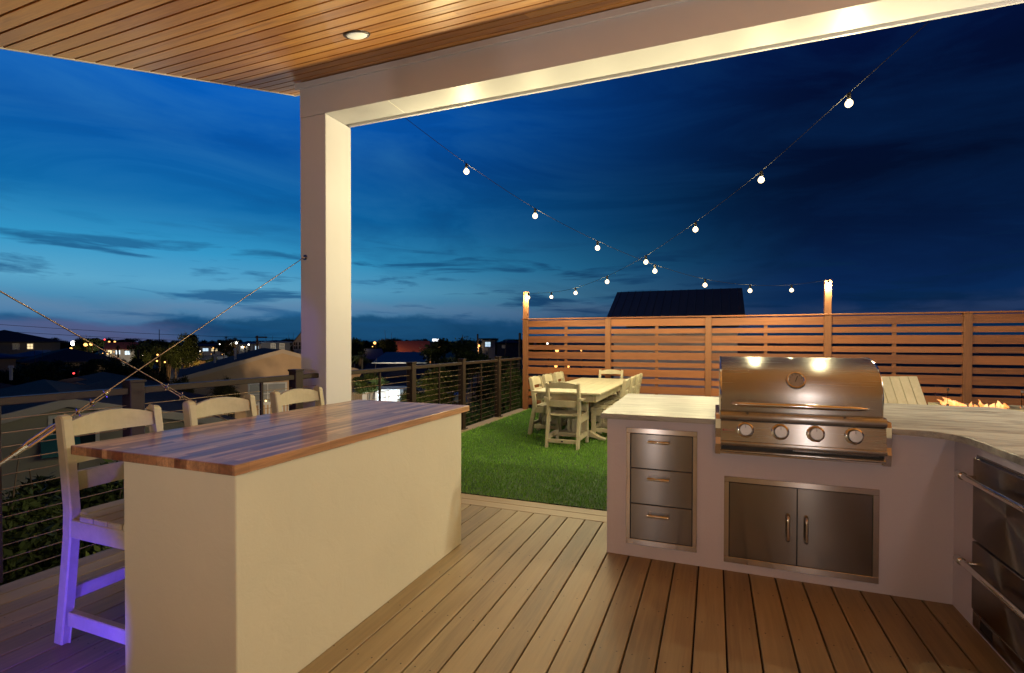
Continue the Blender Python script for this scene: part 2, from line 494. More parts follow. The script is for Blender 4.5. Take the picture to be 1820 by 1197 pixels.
# broad faint cirrus
cv3 = t.new('ShaderNodeCombineXYZ'); t.link(t.math('ADD', t.math('MULTIPLY', az, 2.2), t.math('MULTIPLY', el, 2.0)), cv3.inputs[0]); t.link(t.math('MULTIPLY', el, 9.0), cv3.inputs[1])
n3 = t.noise(cv3.outputs[0], 1.0, 8, 0.6, 0.8)
sky = t.mix(t.ramp(n3, [(0.45, (0, 0, 0)), (0.75, (0.3, 0.3, 0.3))]), sky, t.mix(k.outputs[0], srgb(10, 50, 100), srgb(60, 140, 195)))
sky = t.mix(t.ramp(n3, [(0.25, (0.45, 0.45, 0.45)), (0.48, (0, 0, 0))]), sky, t.mix(k.outputs[0], srgb(3, 12, 40), srgb(10, 66, 130)))
t.link(sky, bg.inputs['Color'])
bg.inputs['Strength'].default_value = 1.0

# ------------------------------------------------------------------ the roof deck
DX0, DX1, DYN, DYF = -3.85, 4.6, -2.6, 3.80
mb = MB()
x = -0.0818 - 0.1445 * 27
i = 0
while x < DX1:
    mb.tint = rnd.random()
    x0, x1 = x + 0.004, x + 0.1445 - 0.004
    if x1 > DX0 + .02:
        x0 = max(x0, DX0)
        b_ = 0.003
        prof = [(x0, -0.025), (x1, -0.025), (x1, -b_), (x1 - b_, 0), (x0 + b_, 0), (x0, -b_)]
        mb.prism(prof, DYN, DYF - .004, 'y')
    x += 0.1445
deck = mb.build('deck', M['deck']); tag(deck, kind='structure')
mb = MB(); mb.box(DX0 + .01, DX1, DYN, 9.75, -0.30, -0.032); tag(mb.build('deck_frame', M['under']), kind='structure')
mb = MB()
for (y0, y1) in ((3.803, 3.930), (3.935, 4.062)):
    mb.tint = rnd.random(); mb.box(DX0, DX1, y0, y1, -0.025, 0.0)
tag(mb.build('deck_border', M['trim_board'], bevel=0.003), kind='structure')
mb = MB()
for (y0, y1) in ((4.066, 6.4), (6.404, 9.72)):
    mb.tint = rnd.random(); mb.box(DX0, -3.62, y0, y1, -0.025, 0.004)
tag(mb.build('turf_kerb', M['kerb_board'], bevel=0.003), kind='structure')
mb = MB(); mb.box(-3.615, DX1, 4.066, 9.7, -0.03, 0.006); tag(mb.build('turf_backing', M['turfb']), kind='structure')
# artificial grass blades
N = 150000
bx = nrs.uniform(-3.625, 0.6, N); by = 4.066 + 5.6 * nrs.power(0.8, N) ** 1.0
by = nrs.uniform(4.058, 9.65, N)
keep = nrs.uniform(0, 1, N) < np.clip(1.25 - (by - 4.0) * 0.13, 0.35, 1)
bx, by = bx[keep], by[keep]; N = len(bx)
an = nrs.uniform(0, 2 * np.pi, N); hh = nrs.uniform(0.018, 0.034, N); ww = nrs.uniform(0.0018, 0.0034, N)
ln = nrs.uniform(0.0, 0.022, N); la = nrs.uniform(0, 2 * np.pi, N)
V = np.zeros((N, 3, 3))
V[:, 0] = np.stack([bx - ww * np.cos(an), by - ww * np.sin(an), np.full(N, 0.004)], 1)
V[:, 1] = np.stack([bx + ww * np.cos(an), by + ww * np.sin(an), np.full(N, 0.004)], 1)
V[:, 2] = np.stack([bx + ln * np.cos(la), by + ln * np.sin(la), 0.006 + hh], 1)
shade_patch = 0.5 + 0.5 * np.sin(bx * 3.1 + np.sin(by * 2.3)) * np.sin(by * 2.7 + bx)  # mottled shadow on the lawn, put into the blade tint
tn = np.clip(nrs.uniform(0, 1, N) * 0.75 + 0.25 * shade_patch, 0, 1)
o = rawmesh('turf', V.reshape(-1, 3), np.arange(N * 3).reshape(-1, 3), M['blade'], tint=tn)
tag(o, 'short bright green artificial grass laid beyond the deck boards', 'turf', kind='stuff')

# ------------------------------------------------------------------ covered patio: column, beam, sloped pine ceiling
S = 0.338
YC = 3.95
cz = lambda y: 4.062 + S * (y - YC)
EX, EY = -4.46, 4.325
pc = thing('patio_cover', 'white clad column and beam under a sloped pine board ceiling', 'patio roof', (-3.83, 4.13, 0))
mb = MB(); mb.box(-4.0, -3.671, YC, 4.322, 0.0, 3.70); mb.box(-4.012, -3.659, YC - .012, 4.334, 0.0, 0.12)
mb.build('column', M['white'], pc, True, 0.004)
mb = MB(); mb.box(-3.2, -2.85, -0.35, 0.02, 0.0, 3.2); mb.build('column', M['white'], pc, True, 0.004)
mb = MB(); mb.box(-4.0, 6.0, YC, 4.235, 3.702, 4.055); mb.box(-4.0, 6.0, 4.2352, 4.300, 3.745, 4.055); mb.box(-4.0, 6.0, 4.3002, 4.322, 3.708, 4.055); mb.prism([(YC + .02, 4.0552), (4.315, 4.0552), (4.315, cz(4.315) - .001), (YC + .02, cz(YC + .02) - .001)], -3.99, 6.0, 'x')
beam = mb.build('beam', M['white'], pc, True)
mb = MB(); mb.box(-4.05, 6.0, YC - .022, YC - .001, 3.99, 4.050); mb.build('beam_cap', M['white'], pc, True, 0.004)
mb = MB(); mb.box(-2.925, -2.92, YC + .002, 4.23, 3.6995, 3.7018)
mb.build('seam', M['eave'], beam, True)
mb = MB()
pitch = 0.131
n0 = int((-3.2 - 1.876) / pitch) - 1
L = math.sqrt(1 + S * S)
for kk in range(n0, int((EY - 1.876) / pitch) + 2):
    y0, y1 = 1.876 + kk * pitch + 0.0042, 1.876 + (kk + 1) * pitch - 0.0042
    y0, y1 = y0, min(y1, EY)
    if y1 - y0 < 0.02: continue
    # each course is a run of boards butted end to end
    xs = [EX] + sorted([EX + 1.2 + rnd.random() * 3.0, EX + 5.2 + rnd.random() * 3]) + [6.0]
    for a, b2 in zip(xs[:-1], xs[1:]):
        mb.tint = rnd.random()
        b_ = 0.005
        pr = [(y0, cz(y0) + b_), (y0 + b_, cz(y0 + b_)), (y1 - b_, cz(y1 - b_)), (y1, cz(y1) + b_), (y1, cz(y1) + .018), (y0, cz(y0) + .018)]
        mb.prism(pr, a + 0.0006, b2 - 0.0006, 'x')
ceil_ = mb.build('ceiling', M['ceil'], pc, True)
mb = MB(); mb.prism([(-3.4, cz(-3.4) + .019), (EY, cz(EY) + .019), (EY, cz(EY) + .022), (-3.4, cz(-3.4) + .022)], EX + .004, 6.0, 'x')
mb.build('ceiling_backing', M['groove'], pc, True)
mb = MB(); mb.prism([(-3.4, cz(-3.4) + .023), (EY, cz(EY) + .023), (EY, cz(EY) + .16), (-3.4, cz(-3.4) + .16)], EX + .002, 6.0, 'x')
mb.build('roof_deck', M['eave'], pc, True)
mb = MB()
mb.prism([(-3.4, cz(-3.4) - .004), (EY, cz(EY) - .004), (EY, cz(EY) + .17), (-3.4, cz(-3.4) + .17)], EX - .02, EX - .0005, 'x')
mb.box(EX - .02, 6.0, EY + .0005, EY + .02, cz(EY) - .004, cz(EY) + .17)
mb.build('eave_trim', M['eave'], pc, True)
# recessed ceiling lights: the one in view, three more down the room
sl = math.atan(S)
def can(x, y, glow):
    Mx = Matrix.Translation((x, y, cz(y))) @ Matrix.Rotation(sl, 4, 'X')
    mb = MB(); mb.lathe([(0.077, -0.004), (0.080, -0.010), (0.094, -0.011), (0.102, -0.006), (0.103, 0.004)], Mx, 32)
    tr = mb.build('recessed_light', M['dsteel'], pc, True)
    mb = MB(); mb.lathe([(0.0775, -0.0045), (0.074, -0.013), (0.053, -0.022), (0.027, -0.026), (0.0005, -0.027)], Mx, 32)
    mb.build('lens', glow, tr, True)
can(-2.612, 3.143, M['lens'])
# house wall behind the photographer; wall lamps added to light the ceiling
mb = MB(); mb.box(-5.0, 6.0, -3.0, -2.65, -.3, cz(-2.8) - .03); mb.build('rear_wall', M['bar'], pc, True)
added_lamps = []
for sxx in (-3.4, -1.0, 1.4):
    mb = MB(); mb.box(sxx - .06, sxx + .06, -2.649, -2.53, 1.35, 1.62); so = mb.build('wall_lamp', M['rail'], pc, True, 0.004)
    mb = MB(); mb.box(sxx - .045, sxx + .045, -2.64, -2.54, 1.621, 1.63); mb.build('lamp_glass', M['sconce'], so, True)


def lamp(name, kind, loc, energy, color, rot=(0, 0, 0), **kw):
    ld = bpy.data.lights.new(name, kind); ld.energy = energy; ld.color = color
    for a, b in kw.items(): setattr(ld, a, b)
    lo = bpy.data.objects.new(name, ld); col.objects.link(lo); lo.location = loc; lo.rotation_euler = rot
    return lo


for sxx in (-3.4, -1.0, 1.4):  # unseen uplights added to brighten the ceiling
    lamp('wall_lamp_uplight', 'AREA', (sxx, -2.50, 1.66), (46 if sxx == -1.0 else 31), (1.0, 0.87, 0.80), (R(140), 0, 0), size=0.12)

# right hand column of the cover with a lamp added to light ceiling and bar
mb = MB(); mb.box(4.6, 4.93, YC, 4.322, 0.0, 3.70); mb.build('column', M['white'], pc, True, 0.004)
mb = MB(); mb.lathe([(.05, 0), (.07, .02), (.07, .04)], Matrix.Translation((4.3, 3.55, 2.28)), 16); mb.box(4.28, 4.6, 3.98, 4.0, 2.2, 2.24); mb.box(4.28, 4.32, 3.5, 4.0, 2.241, 2.28); lo_ = mb.build('lantern', M['rail'], pc, True)
mb = MB(); mb.lathe([(.06, .041), (.065, .1), (.05, .2), (.0005, .22)], Matrix.Translation((4.3, 3.55, 2.28)), 16); mb.build('lamp_glass', M['sconce'], lo_, True)
lamp('lantern_light', 'POINT', (4.12, 3.50, 2.52), 560, (1.0, 0.88, 0.66), shadow_soft_size=.09)  # out-of-view fill for ceiling, bar face and column side

# ------------------------------------------------------------------ brace cables between the columns
def brace(label, p, q, side):
    p, q = Vector(p), Vector(q)
    d = (q - p); Lc = d.length; d = d / Lc
    th = thing('brace_cable', label, 'cable', p)
    mb = MB(); mb.tube([p + d * .03, q], 0.0036, 6); mb.build('wire_rope', M['cable'], th, True)
    mb = MB()
    b = d.cross(Vector((0, 0, 1))).normalized()
    mb.tube([p + d * .02 + b * .012 * math.cos(a) + d * .022 * math.sin(a) for a in [i * math.pi / 6 for i in range(13)]], 0.005, 6)
    mb.tube([p - Vector((0, -.05, 0)), p], 0.008, 8); mb.lathe([(0.028, 0), (0.028, .006)], Matrix.Translation(p + Vector((0, .015, 0))) @ Matrix.Rotation(R(90), 4, 'X'), 14)
    mb.build('eye_bolt', M['chrome'], th, True)
    # doubled rope end, clamps and turnbuckle
    s0, s1, tb0, tb1 = side
    mb = MB(); up = d.cross(b)
    mb.tube([p + d * s0 + up * .004, p + d * (s0 + .04) + up * .016, p + d * (s1 - .03) + up * .016, p + d * s1 + up * .004], 0.004, 6); mb.build('doubled_end', M['cable'], th, True)
    for f in (0.15, 0.5, 0.85):
        c = p + d * (s0 + (s1 - s0) * f) + up * .008
        mb = MB(); mb.tube([c - d * .009, c + d * .009], 0.013, 8); mb.tube([c - up * .026, c + up * .022], 0.0045, 6); mb.build('rope_clamp', M['chrome'], th, True)
    if tb1 > tb0:
        mb = MB()
        for sg in (-1, 1):
            mb.tube([p + d * tb0 + up * .0 , p + d * (tb0 + .05) + up * .013 * sg, p + d * (tb1 - .05) + up * .013 * sg, p + d * tb1], 0.0075, 6)
        mb.tube([p + d * (tb0 - .03), p + d * (tb0 + .04)], 0.014, 8); mb.tube([p + d * (tb1 - .04), p + d * (tb1 + .03)], 0.014, 8)
        mb.tube([p + d * (tb1 - .02), p + d * (tb1 + .25)], 0.009, 8)
        mb.build('turnbuckle', M['chrome'], th, True)


eye = Vector((-3.934, 3.935, 2.27)); lowp = Vector((-3.3, 1.362, 0.798))
dd = lowp - eye
brace('steel brace cable rising from bottom left to the eye bolt on the column', eye, eye + dd * 1.45, (2.38, 2.64, 2.70, 2.94))
a0 = Vector((-3.916, 3.9, 0.151)); a1 = Vector((-3.3, 1.369, 1.651)); dd = a1 - a0
brace('steel brace cable falling from upper left to behind the middle stool', a0, a0 + dd * 1.36, (1.55, 1.95, 0, 0))

# ------------------------------------------------------------------ cable railing
XR = -3.8
rl = thing('cable_railing', 'dark bronze post railing with horizontal steel cables along the deck edge', 'railing', (XR, 4.2, 0))
for y in (-0.57, 0.85, 2.26, 3.69, 5.64, 7.06, 8.47):
    mb = MB(); mb.box(XR - .046, XR + .046, y - .046, y + .046, 0.0, 1.125); mb.box(XR - .053, XR + .053, y - .053, y + .053, 1.118, 1.138)
    mb.box(XR - .075, XR + .075, y - .075, y + .075, 0.0, 0.012)
    po = mb.build('post', M['rail'], rl, True, 0.004)
    for a in (-1, 1):
        for b in (-1, 1): mb = MB(); mb.lathe([(0.009, 0.012), (0.009, 0.02), (0.0005, 0.022)], Matrix.Translation((XR + a * .062, y + b * .062, 0)), 8); mb.build('bolt', M['chrome'], po, True)
for (y0, y1) in ((-.52, .80), (.90, 2.21), (2.31, 3.64), (3.74, 5.59), (5.69, 7.01), (7.11, 8.42), (8.52, 9.6)):
    mb = MB(); mb.box(XR - .034, XR + .034, y0, y1, 1.04, 1.085); mb.build('top_rail', M['rail'], rl, True, 0.004)
for y in (0.14, 1.56, 3.30, 4.97, 6.35, 7.75, 9.08):
    mb = MB(); mb.box(XR - .012, XR + .012, y - .012, y + .012, 0.03, 1.04); mb.build('baluster', M['rail'], rl, True, 0.002)
for i in range(12):
    z = 0.075 + i * 0.0805
    mb = MB(); mb.tube([(XR, -.6, z), (XR, 9.6, z)], 0.003, 6, smooth=True); mb.build('cable', M['cable'], rl, True)

# ------------------------------------------------------------------ bar counter
bc = thing('bar_counter', 'cream stucco bar with glossy butcher block wood top', 'bar counter', (-1.95, 2.2, 0))
mb = MB(); mb.box(-2.275, -1.642, 1.312, 3.043, 0.0, 0.914); mb.build('base', M['bar'], bc, True, 0.006, seg=2)
mb = MB(); mb.box(-2.605, -1.630, 1.300, 3.140, 0.9145, 0.954); mb.build('countertop', M['butcher'], bc, True, 0.003)
mb = MB(); mb.box(-2.283, -2.2755, 1.34, 3.02, 0.012, 0.028); mb.build('led_strip', M['led'], bc, True)
lamp('led_strip_light', 'AREA', (-2.287, 2.18, 0.03), 6, (0.08, 0.045, 1.0), (0, R(125), 0), shape='RECTANGLE', size=0.03, size_y=1.66)
mb = MB(); mb.box(-2.33, -2.21, .60, .64, 0.001, .06); mb.build('led_spotlight', M['rail'], bc, True, .004)
bl = lamp('led_spotlight_lamp', 'SPOT', (-2.30, 0.66, 0.10), 62, (0.06, 0.03, 1.0), spot_size=R(70), spot_blend=.7, shadow_soft_size=.03)
bl.rotation_euler = (Vector((-2.75, 1.5, .22)) - Vector((-2.30, .66, .10))).to_track_quat('-Z', 'Y').to_euler()


# ------------------------------------------------------------------ poly lumber seating
def seat_unit(t_, w, hs, hb, depth, post_path, rails, side_st, back_st, arms=False, seat_d=0.44):
    """chair facing local +X; back posts at y = +-(w/2)"""
    hw = w / 2
    for sg in (-1, 1):
        y0, y1 = sorted((sg * hw, sg * (hw - .033)))
        mb = MB(); mb.tint = .3 + rnd.random() * .4
        n = len(post_path)
        poly = [(px_ - .031, z_) for px_, z_ in post_path] + [(post_path[-1][0] - .016, post_path[-1][1] + .014), (post_path[-1][0] + .016, post_path[-1][1] + .010)] + [(px_ + .029, z_) for px_, z_ in reversed(post_path)]
        mb.prism(poly, y0, y1, 'y')
        mb.build('back_leg', M['poly'], t_, bevel=0.006)
        mb = MB(); mb.tint = .3 + rnd.random() * .4
        fz = hs - .02 if not arms else hs + .205
        mb.box(depth - .065, depth, y0, y1, 0, fz)
        if arms:
            pass
        mb.build('front_leg', M['poly'], t_, bevel=0.005)
        mb = MB(); mb.tint = rnd.random(); mb.box(.03, depth - .066, y0 + sg * -.004 , y1 + sg * -.004, hs - .105, hs - .021); mb.build('seat_apron', M['poly'], t_, bevel=0.004)
        mb = MB(); mb.tint = rnd.random(); mb.box(.035, depth - .066, y0 - sg * .004, y1 - sg * .004, side_st[0], side_st[1]); mb.build('side_stretcher', M['poly'], t_, bevel=0.004)
        if arms:
            ya, yb = sorted((sg * (hw + .045), sg * (hw - .045)))
            mb = MB(); mb.tint = .6; mb.prism([(-.03, ya + .02), (.08, ya), (depth + .02, ya), (depth + .05, ya + .02), (depth + .05, yb - .02), (depth + .02, yb), (.0, yb), (-.03, yb - .02)], hs + .206, hs + .232, 'z'); mb.build('armrest', M['poly'], t_, bevel=0.004)
            mb = MB(); mb.tint = .5; mb.prism([(depth - .20, hs + .205), (depth - .066, hs + .205), (depth - .066, hs - .04), (depth - .10, hs + .05), (depth - .15, hs + .15)], y0, y1, 'y'); mb.build('arm_bracket', M['poly'], t_, bevel=0.003)
    def xat(z):
        for (xa, za), (xb, zb) in zip(post_path[:-1], post_path[1:]):
            if za <= z <= zb: return xa + (xb - xa) * (z - za) / (zb - za)
        return post_path[-1][0]
    for (z0, z1, arch) in rails:
        mb = MB(); mb.tint = .3 + rnd.random() * .5
        yi = hw - .037
        nseg = 12
        pts = []
        for i in range(nseg + 1):
            y = -yi + 2 * yi * i / nseg
            zt = z1 + arch * (1 - (y / yi) ** 2)
            pts.append((y, zt))
        xa, xb = xat(z0), xat(z1)
        vs = []
        for (y, zt) in pts:
            cv = .016 * (1 - (y / yi) ** 2)
            vs += [(xa - .013 - cv, y, z0), (xa + .013 - cv, y, z0), (xb + .013 - cv, y, zt), (xb - .013 - cv, y, zt)]
        fs = []
        for i in range(nseg):
            for k_ in range(4):
                a, b = i * 4 + k_, i * 4 + (k_ + 1) % 4
                fs.append((a, b, b + 4, a + 4))
        fs += [(0, 1, 2, 3), tuple(nseg * 4 + q for q in (3, 2, 1, 0))]
        mb.add(vs, fs)
        mb.build('back_rail', M['poly'], t_)
    yi = hw - .037
    for x_ in (0.0,):
        mb = MB(); mb.tint = .5; mb.box(xat(back_st[0]) - .012, xat(back_st[0]) + .012, -yi, yi, back_st[0], back_st[1]); mb.build('back_stretcher', M['poly'], t_, bevel=0.003)
    mb = MB(); mb.tint = .5; mb.box(depth - .05, depth - .025, -yi, yi, hs - .105, hs - .021); mb.box(depth - .05, depth - .025, -yi, yi, back_st[0], back_st[1] + .01); mb.build('footrest', M['poly'], t_, bevel=0.003)
    mb = MB()
    ns = 5; x0_, x1_ = .03, depth + .015
    sw = (x1_ - x0_) / ns
    for i in range(ns):
        mb.tint = rnd.random()
        mb.box(x0_ + i * sw + .005, x0_ + (i + 1) * sw - .005, -hw + (.038 if i == 0 else .002), hw - (.038 if i == 0 else .002), hs - .0205, hs + .004)
    mb.build('seat', M['poly'], t_, bevel=0.004)


stool_labels = ['sand coloured bar stool lit blue from below, nearest the camera', 'sand coloured bar stool in the middle of the row behind the bar', 'sand coloured bar stool nearest the white column behind the bar']
st = thing('bar_stool', stool_labels[0], 'bar stool', (-2.80, 1.575, 0), group='stools along the bar')
seat_unit(st, 0.435, 0.615, 1.07, 0.515, [(-.035, 0), (.0, .22), (.042, .52), (.045, .64), (.02, .85), (-.012, 1.05)],
          [(.965, 1.03, .035), (.84, .915, .0), (.715, .80, .0)], (.10, .165), (.20, .26))
for i, y in enumerate((2.155, 2.745)):
    c = copy_tree(st); c.location = (-2.80, y, 0); c['label'] = stool_labels[i + 1]

# ------------------------------------------------------------------ dining set on the turf
side_path = [(-.045, 0), (-.01, .2), (.03, .40), (.032, .50), (.005, .68), (-.03, .85)]
GZ = 0.012
dc = thing('dining_chair', 'left dining chair nearest the camera, tucked under the cream table', 'dining chair', (-2.56, 7.18, GZ), 0, 'chairs around the dining table')
seat_unit(dc, 0.44, 0.44, .87, 0.46, side_path, [(.74, .835, .03), (.60, .69, 0)], (.10, .155), (.13, .18))
for lab, (x_, y_, rz) in (('left dining chair in the middle of its row of three', (-2.56, 7.78, 0)), ('left dining chair farthest from the camera, close to the fence', (-2.56, 8.39, 0)),
                          ('right dining chair nearest the camera, seen above the stone counter', (-1.20, 7.2, math.pi)), ('right dining chair in the middle of its row of three', (-1.20, 7.8, math.pi)), ('right dining chair farthest away, next to the slat fence', (-1.20, 8.4, math.pi))):
    c = copy_tree(dc); c.location = (x_, y_, GZ); c.rotation_euler = (0, 0, rz); c['label'] = lab
ac = thing('dining_chair', 'cream armchair at the near end of the table with its back to us', 'dining chair', (-1.862, 6.25, GZ), R(90), 'chairs around the dining table')
seat_unit(ac, 0.465, 0.43, .87, 0.47, side_path, [(.785, .84, .03), (.535, .62, 0)], (.10, .16), (.065, .115), True)
mb = MB(); mb.lathe([(.017, 0), (.015, .002), (.0005, .0025)], Matrix.Translation((-.051, 0, .09)) @ Matrix.Rotation(R(-90), 4, 'Y') @ Matrix.Diagonal((.55, 1, 1, 1)), 16)
mb.build('maker_badge', M['black'], ac)
c = copy_tree(ac); c.location = (-1.855, 9.42, GZ); c.rotation_euler = (0, 0, R(-90)); c['label'] = 'cream armchair at the far end of the table facing the camera'

tb = thing('dining_table', 'long cream poly lumber table with two pedestal trestles', 'dining table', (-1.855, 7.62, GZ))
mb = MB(); ty0, ty1 = 6.30, 8.98
nsl = 6; swd = .95 / nsl
for i in range(nsl):
    mb.tint = rnd.random(); mb.box(-2.33 + i * swd + .002, -2.33 + (i + 1) * swd - .002, ty0 + .145, ty1 - .145, .715, .742)
for a, b in ((ty0, ty0 + .14), (ty1 - .14, ty1)):
    mb.tint = rnd.random(); mb.box(-2.33, -1.38, a, b, .715, .743)
mb.build('tabletop', M['poly'], tb, True, 0.004)
mb = MB(); mb.box(-2.27, -2.235, ty0 + .05, ty1 - .05, .615, .714); mb.box(-1.475, -1.44, ty0 + .05, ty1 - .05, .615, .714); mb.box(-2.234, -1.476, ty0 + .05, ty0 + .085, .615, .714); mb.box(-2.234, -1.476, ty1 - .085, ty1 - .05, .615, .714)
mb.build('apron', M['poly'], tb, True, 0.004)
for y in (6.95, 8.35):
    mb = MB(); mb.box(-2.005, -1.705, y - .03, y + .03, .10, .614); mb.box(-1.93, -1.78, y - .05, y - .031, .10, .614); mb.build('pedestal', M['poly'], tb, True, 0.004)
    mb = MB()
    mb.prism([(-2.27, .012), (-2.20, .012), (-2.10, .045), (-1.61, .045), (-1.51, .012), (-1.44, .012), (-1.44, .035), (-1.53, .06), (-1.66, .13), (-2.05, .13), (-2.18, .06), (-2.27, .035)], y - .045, y + .045, 'y')
    mb.build('trestle_foot', M['poly'], tb, True, 0.004)
mb = MB(); mb.box(-1.875, -1.835, 6.981, 8.319, .20, .29); mb.build('stretcher_beam', M['poly'], tb, True, 0.004)

# ------------------------------------------------------------------ kitchen island
isl = thing('kitchen_island', 'L shaped grey stucco kitchen island with pale veined stone top', 'kitchen island', (0.5, 3.9, 0))
GX0, GX1 = 0.012, 0.915
base = [(-.664, 3.262), (1.21, 3.262), (1.21, -.6), (1.95, -.6), (1.95, 4.30), (-.664, 4.30)]
notch = [(-.664, 3.262), (GX0 + .02, 3.262), (GX0 + .02, 3.9), (GX1 - .02, 3.9), (GX1 - .02, 3.262), (1.21, 3.262), (1.21, -.6), (1.95, -.6), (1.95, 4.30), (-.664, 4.30)]
mb = MB(); mb.prism(base, 0.0, 0.735, 'z'); mb.prism(notch, 0.7352, 0.9035, 'z')
mb.build('base', M['isl'], isl, True)
arc = [(1.19 - .20 + .20 * math.sin(a), 3.02 + .20 * math.cos(a)) for a in [i * math.pi / 2 / 8 for i in range(9)]]
top = [(-.70, 3.222), (GX0, 3.222), (GX0, 3.88), (GX1, 3.88), (GX1, 3.222)] + arc + [(1.19, -.6), (1.99, -.6), (1.99, 4.36), (1.93, 4.56), (-.74, 4.56)]
mb = MB(); mb.prism(top, 0.904, 0.936, 'z'); mb.build('countertop', M['stone'], isl, True, 0.003)
# drawer bank
Y0 = 3.262
du = MB()
for (a, b, c, d) in ((-.538, -.094, .083, .117), (-.538, -.094, .813, .846)): du.box(a, b, Y0 - .006, Y0 + .01, c, d)
for (a, b) in ((-.538, -.511), (-.120, -.094)): du.box(a, b, Y0 - .006, Y0 + .01, .1172, .8128)
dr = du.build('drawer_frame', M['steel_f'], isl, True, 0.0015)
mb = MB(); mb.box(-.511, -.12, Y0 - .001, Y0 + .008, .117, .813); mb.build('drawer_recess', M['black'], isl, True)
for (z0, z1, hz) in ((.587, .808, .765), (.355, .580, .527), (.122, .348, .289)):
    mb = MB(); mb.box(-.506, -.125, Y0 - .005, Y0 + .006, z0, z1); d_ = mb.build('drawer', M['steel'], isl, True, 0.0015)
    mb = MB(); mb.tube([(-.398, Y0 - .036, hz), (-.388, Y0 - .037, hz), (-.272, Y0 - .037, hz), (-.262, Y0 - .036, hz)], [.0085, .0105, .0105, .0085], 12)
    mb.tube([(-.382, Y0 - .004, hz), (-.382, Y0 - .034, hz)], .006, 8); mb.tube([(-.278, Y0 - .004, hz), (-.278, Y0 - .034, hz)], .006, 8)
    mb.build('handle', M['chrome'], d_, True)
# double doors
du = MB()
for (c, d) in ((.053, .089), (.551, .584)): du.box(.064, .873, Y0 - .006, Y0 + .01, c, d)
for (a, b) in ((.064, .092), (.844, .873)): du.box(a, b, Y0 - .006, Y0 + .01, .0892, .5508)
du.build('door_frame', M['steel_f'], isl, True, 0.0015)
mb = MB(); mb.box(.092, .844, Y0 - .001, Y0 + .008, .089, .551); mb.build('door_recess', M['black'], isl, True)
for (a, b, hx) in ((.096, .4625, .415), (.4665, .840, .511)):
    mb = MB(); mb.box(a, b, Y0 - .005, Y0 + .006, .093, .547); d_ = mb.build('cabinet_door', M['steel'], isl, True, 0.0015)
    pts = [(hx, Y0 - .004, .238), (hx, Y0 - .022, .240), (hx, Y0 - .036, .252), (hx, Y0 - .038, .27), (hx, Y0 - .038, .352), (hx, Y0 - .036, .370), (hx, Y0 - .022, .382), (hx, Y0 - .004, .384)]
    mb = MB(); mb.tube(pts, [.012, .0095, .009, .0085, .0085, .009, .0095, .012], 12); mb.build('handle', M['chrome'], d_, True)

# ------------------------------------------------------------------ built-in gas grill
gr = thing('gas_grill', 'stainless built-in gas grill with domed hood and four knobs', 'grill', (.455, 3.5, .736))
g0, g1 = .036, .870
hood = [(3.195, .998), (3.192, 1.09), (3.203, 1.145), (3.225, 1.195), (3.262, 1.238), (3.315, 1.272), (3.385, 1.297), (3.46, 1.309), (3.55, 1.312), (3.66, 1.305), (3.75, 1.28), (3.82, 1.22), (3.85, 1.12), (3.86, .95)]
# finer curve
def cr(P, n=5):
    out = []
    for i in range(len(P) - 1):
        p0, p1, p2, p3 = P[max(i - 1, 0)], P[i], P[i + 1], P[min(i + 2, len(P) - 1)]
        for j in range(n):
            u = j / n
            out.append(tuple(0.5 * ((2 * p1[k_]) + (-p0[k_] + p2[k_]) * u + (2 * p0[k_] - 5 * p1[k_] + 4 * p2[k_] - p3[k_]) * u * u + (-p0[k_] + 3 * p1[k_] - 3 * p2[k_] + p3[k_]) * u ** 3) for k_ in (0, 1)))
    return out + [P[-1]]
hc = cr(hood)
mb = MB()
nh = len(hc)
mb.add([(g0, y, z) for y, z in hc] + [(g1, y, z) for y, z in hc], [(i, i + 1, nh + i + 1, nh + i) for i in range(nh - 1)], True)
hd = mb.build('hood', M['steel_h'], gr, True)
for xx, sg in ((g0, -1), (g1, 1)):
    mb = MB(); mb.prism([(y, z) for y, z in hc] + [(3.195, .95)], *(sorted((xx + sg * .0005, xx - sg * .008))), 'x'); mb.build('hood_side', M['steel'], hd, True)
    # rolled rim along the hood edge
    mb = MB(); mb.tube([(xx - sg * .004, y + .001, z) for y, z in hc[:46]], .005, 6); mb.build('hood_rim', M['chrome'], hd, True)
# hood handle: long tapered bar on two standoffs
mb = MB(); hz, hy = 1.046, 3.125
mb.tube([(.100, hy + .006, hz), (.112, hy + .002, hz), (.16, hy, hz), (.44, hy, hz), (.725, hy, hz), (.772, hy + .002, hz), (.785, hy + .006, hz)], [.004, .009, .0145, .0155, .0145, .009, .004], 16)
for xx in (.19, .695): mb.tube([(xx, hy, hz), (xx, 3.194, hz + .004)], .008, 8)
mb.build('hood_handle', M['chrome'], hd, True)
# thermometer
nrm = Vector((0, -.93, .42)).normalized()
Mx = Matrix.Translation((.446, 3.219, 1.186)) @ nrm.to_track_quat('Z', 'Y').to_matrix().to_4x4()
mb = MB(); mb.lathe([(.053, -.01), (.053, .006), (.049, .013), (.043, .014), (.039, .010), (.039, .006)], Mx, 32); th_ = mb.build('thermometer', M['chrome'], hd, True)
mb = MB(); mb.lathe([(.0388, .0065), (.0005, .0066)], Mx, 32); mb.build('dial', mat('dial_face', (.33, .31, .29), .4, .3, var=.03), th_, True)
mb = MB()
for i in range(9):
    a = R(-130 + i * 32); mb.box(-.0012, .0012, .030, .036, .0068, .0074, Mx @ Matrix.Rotation(a, 4, 'Z'))
mb.box(-.0018, .0018, -.012, .026, .0076, .0084, Mx @ Matrix.Rotation(R(-20), 4, 'Z'))
mb.build('needle', M['black'], th_, True)
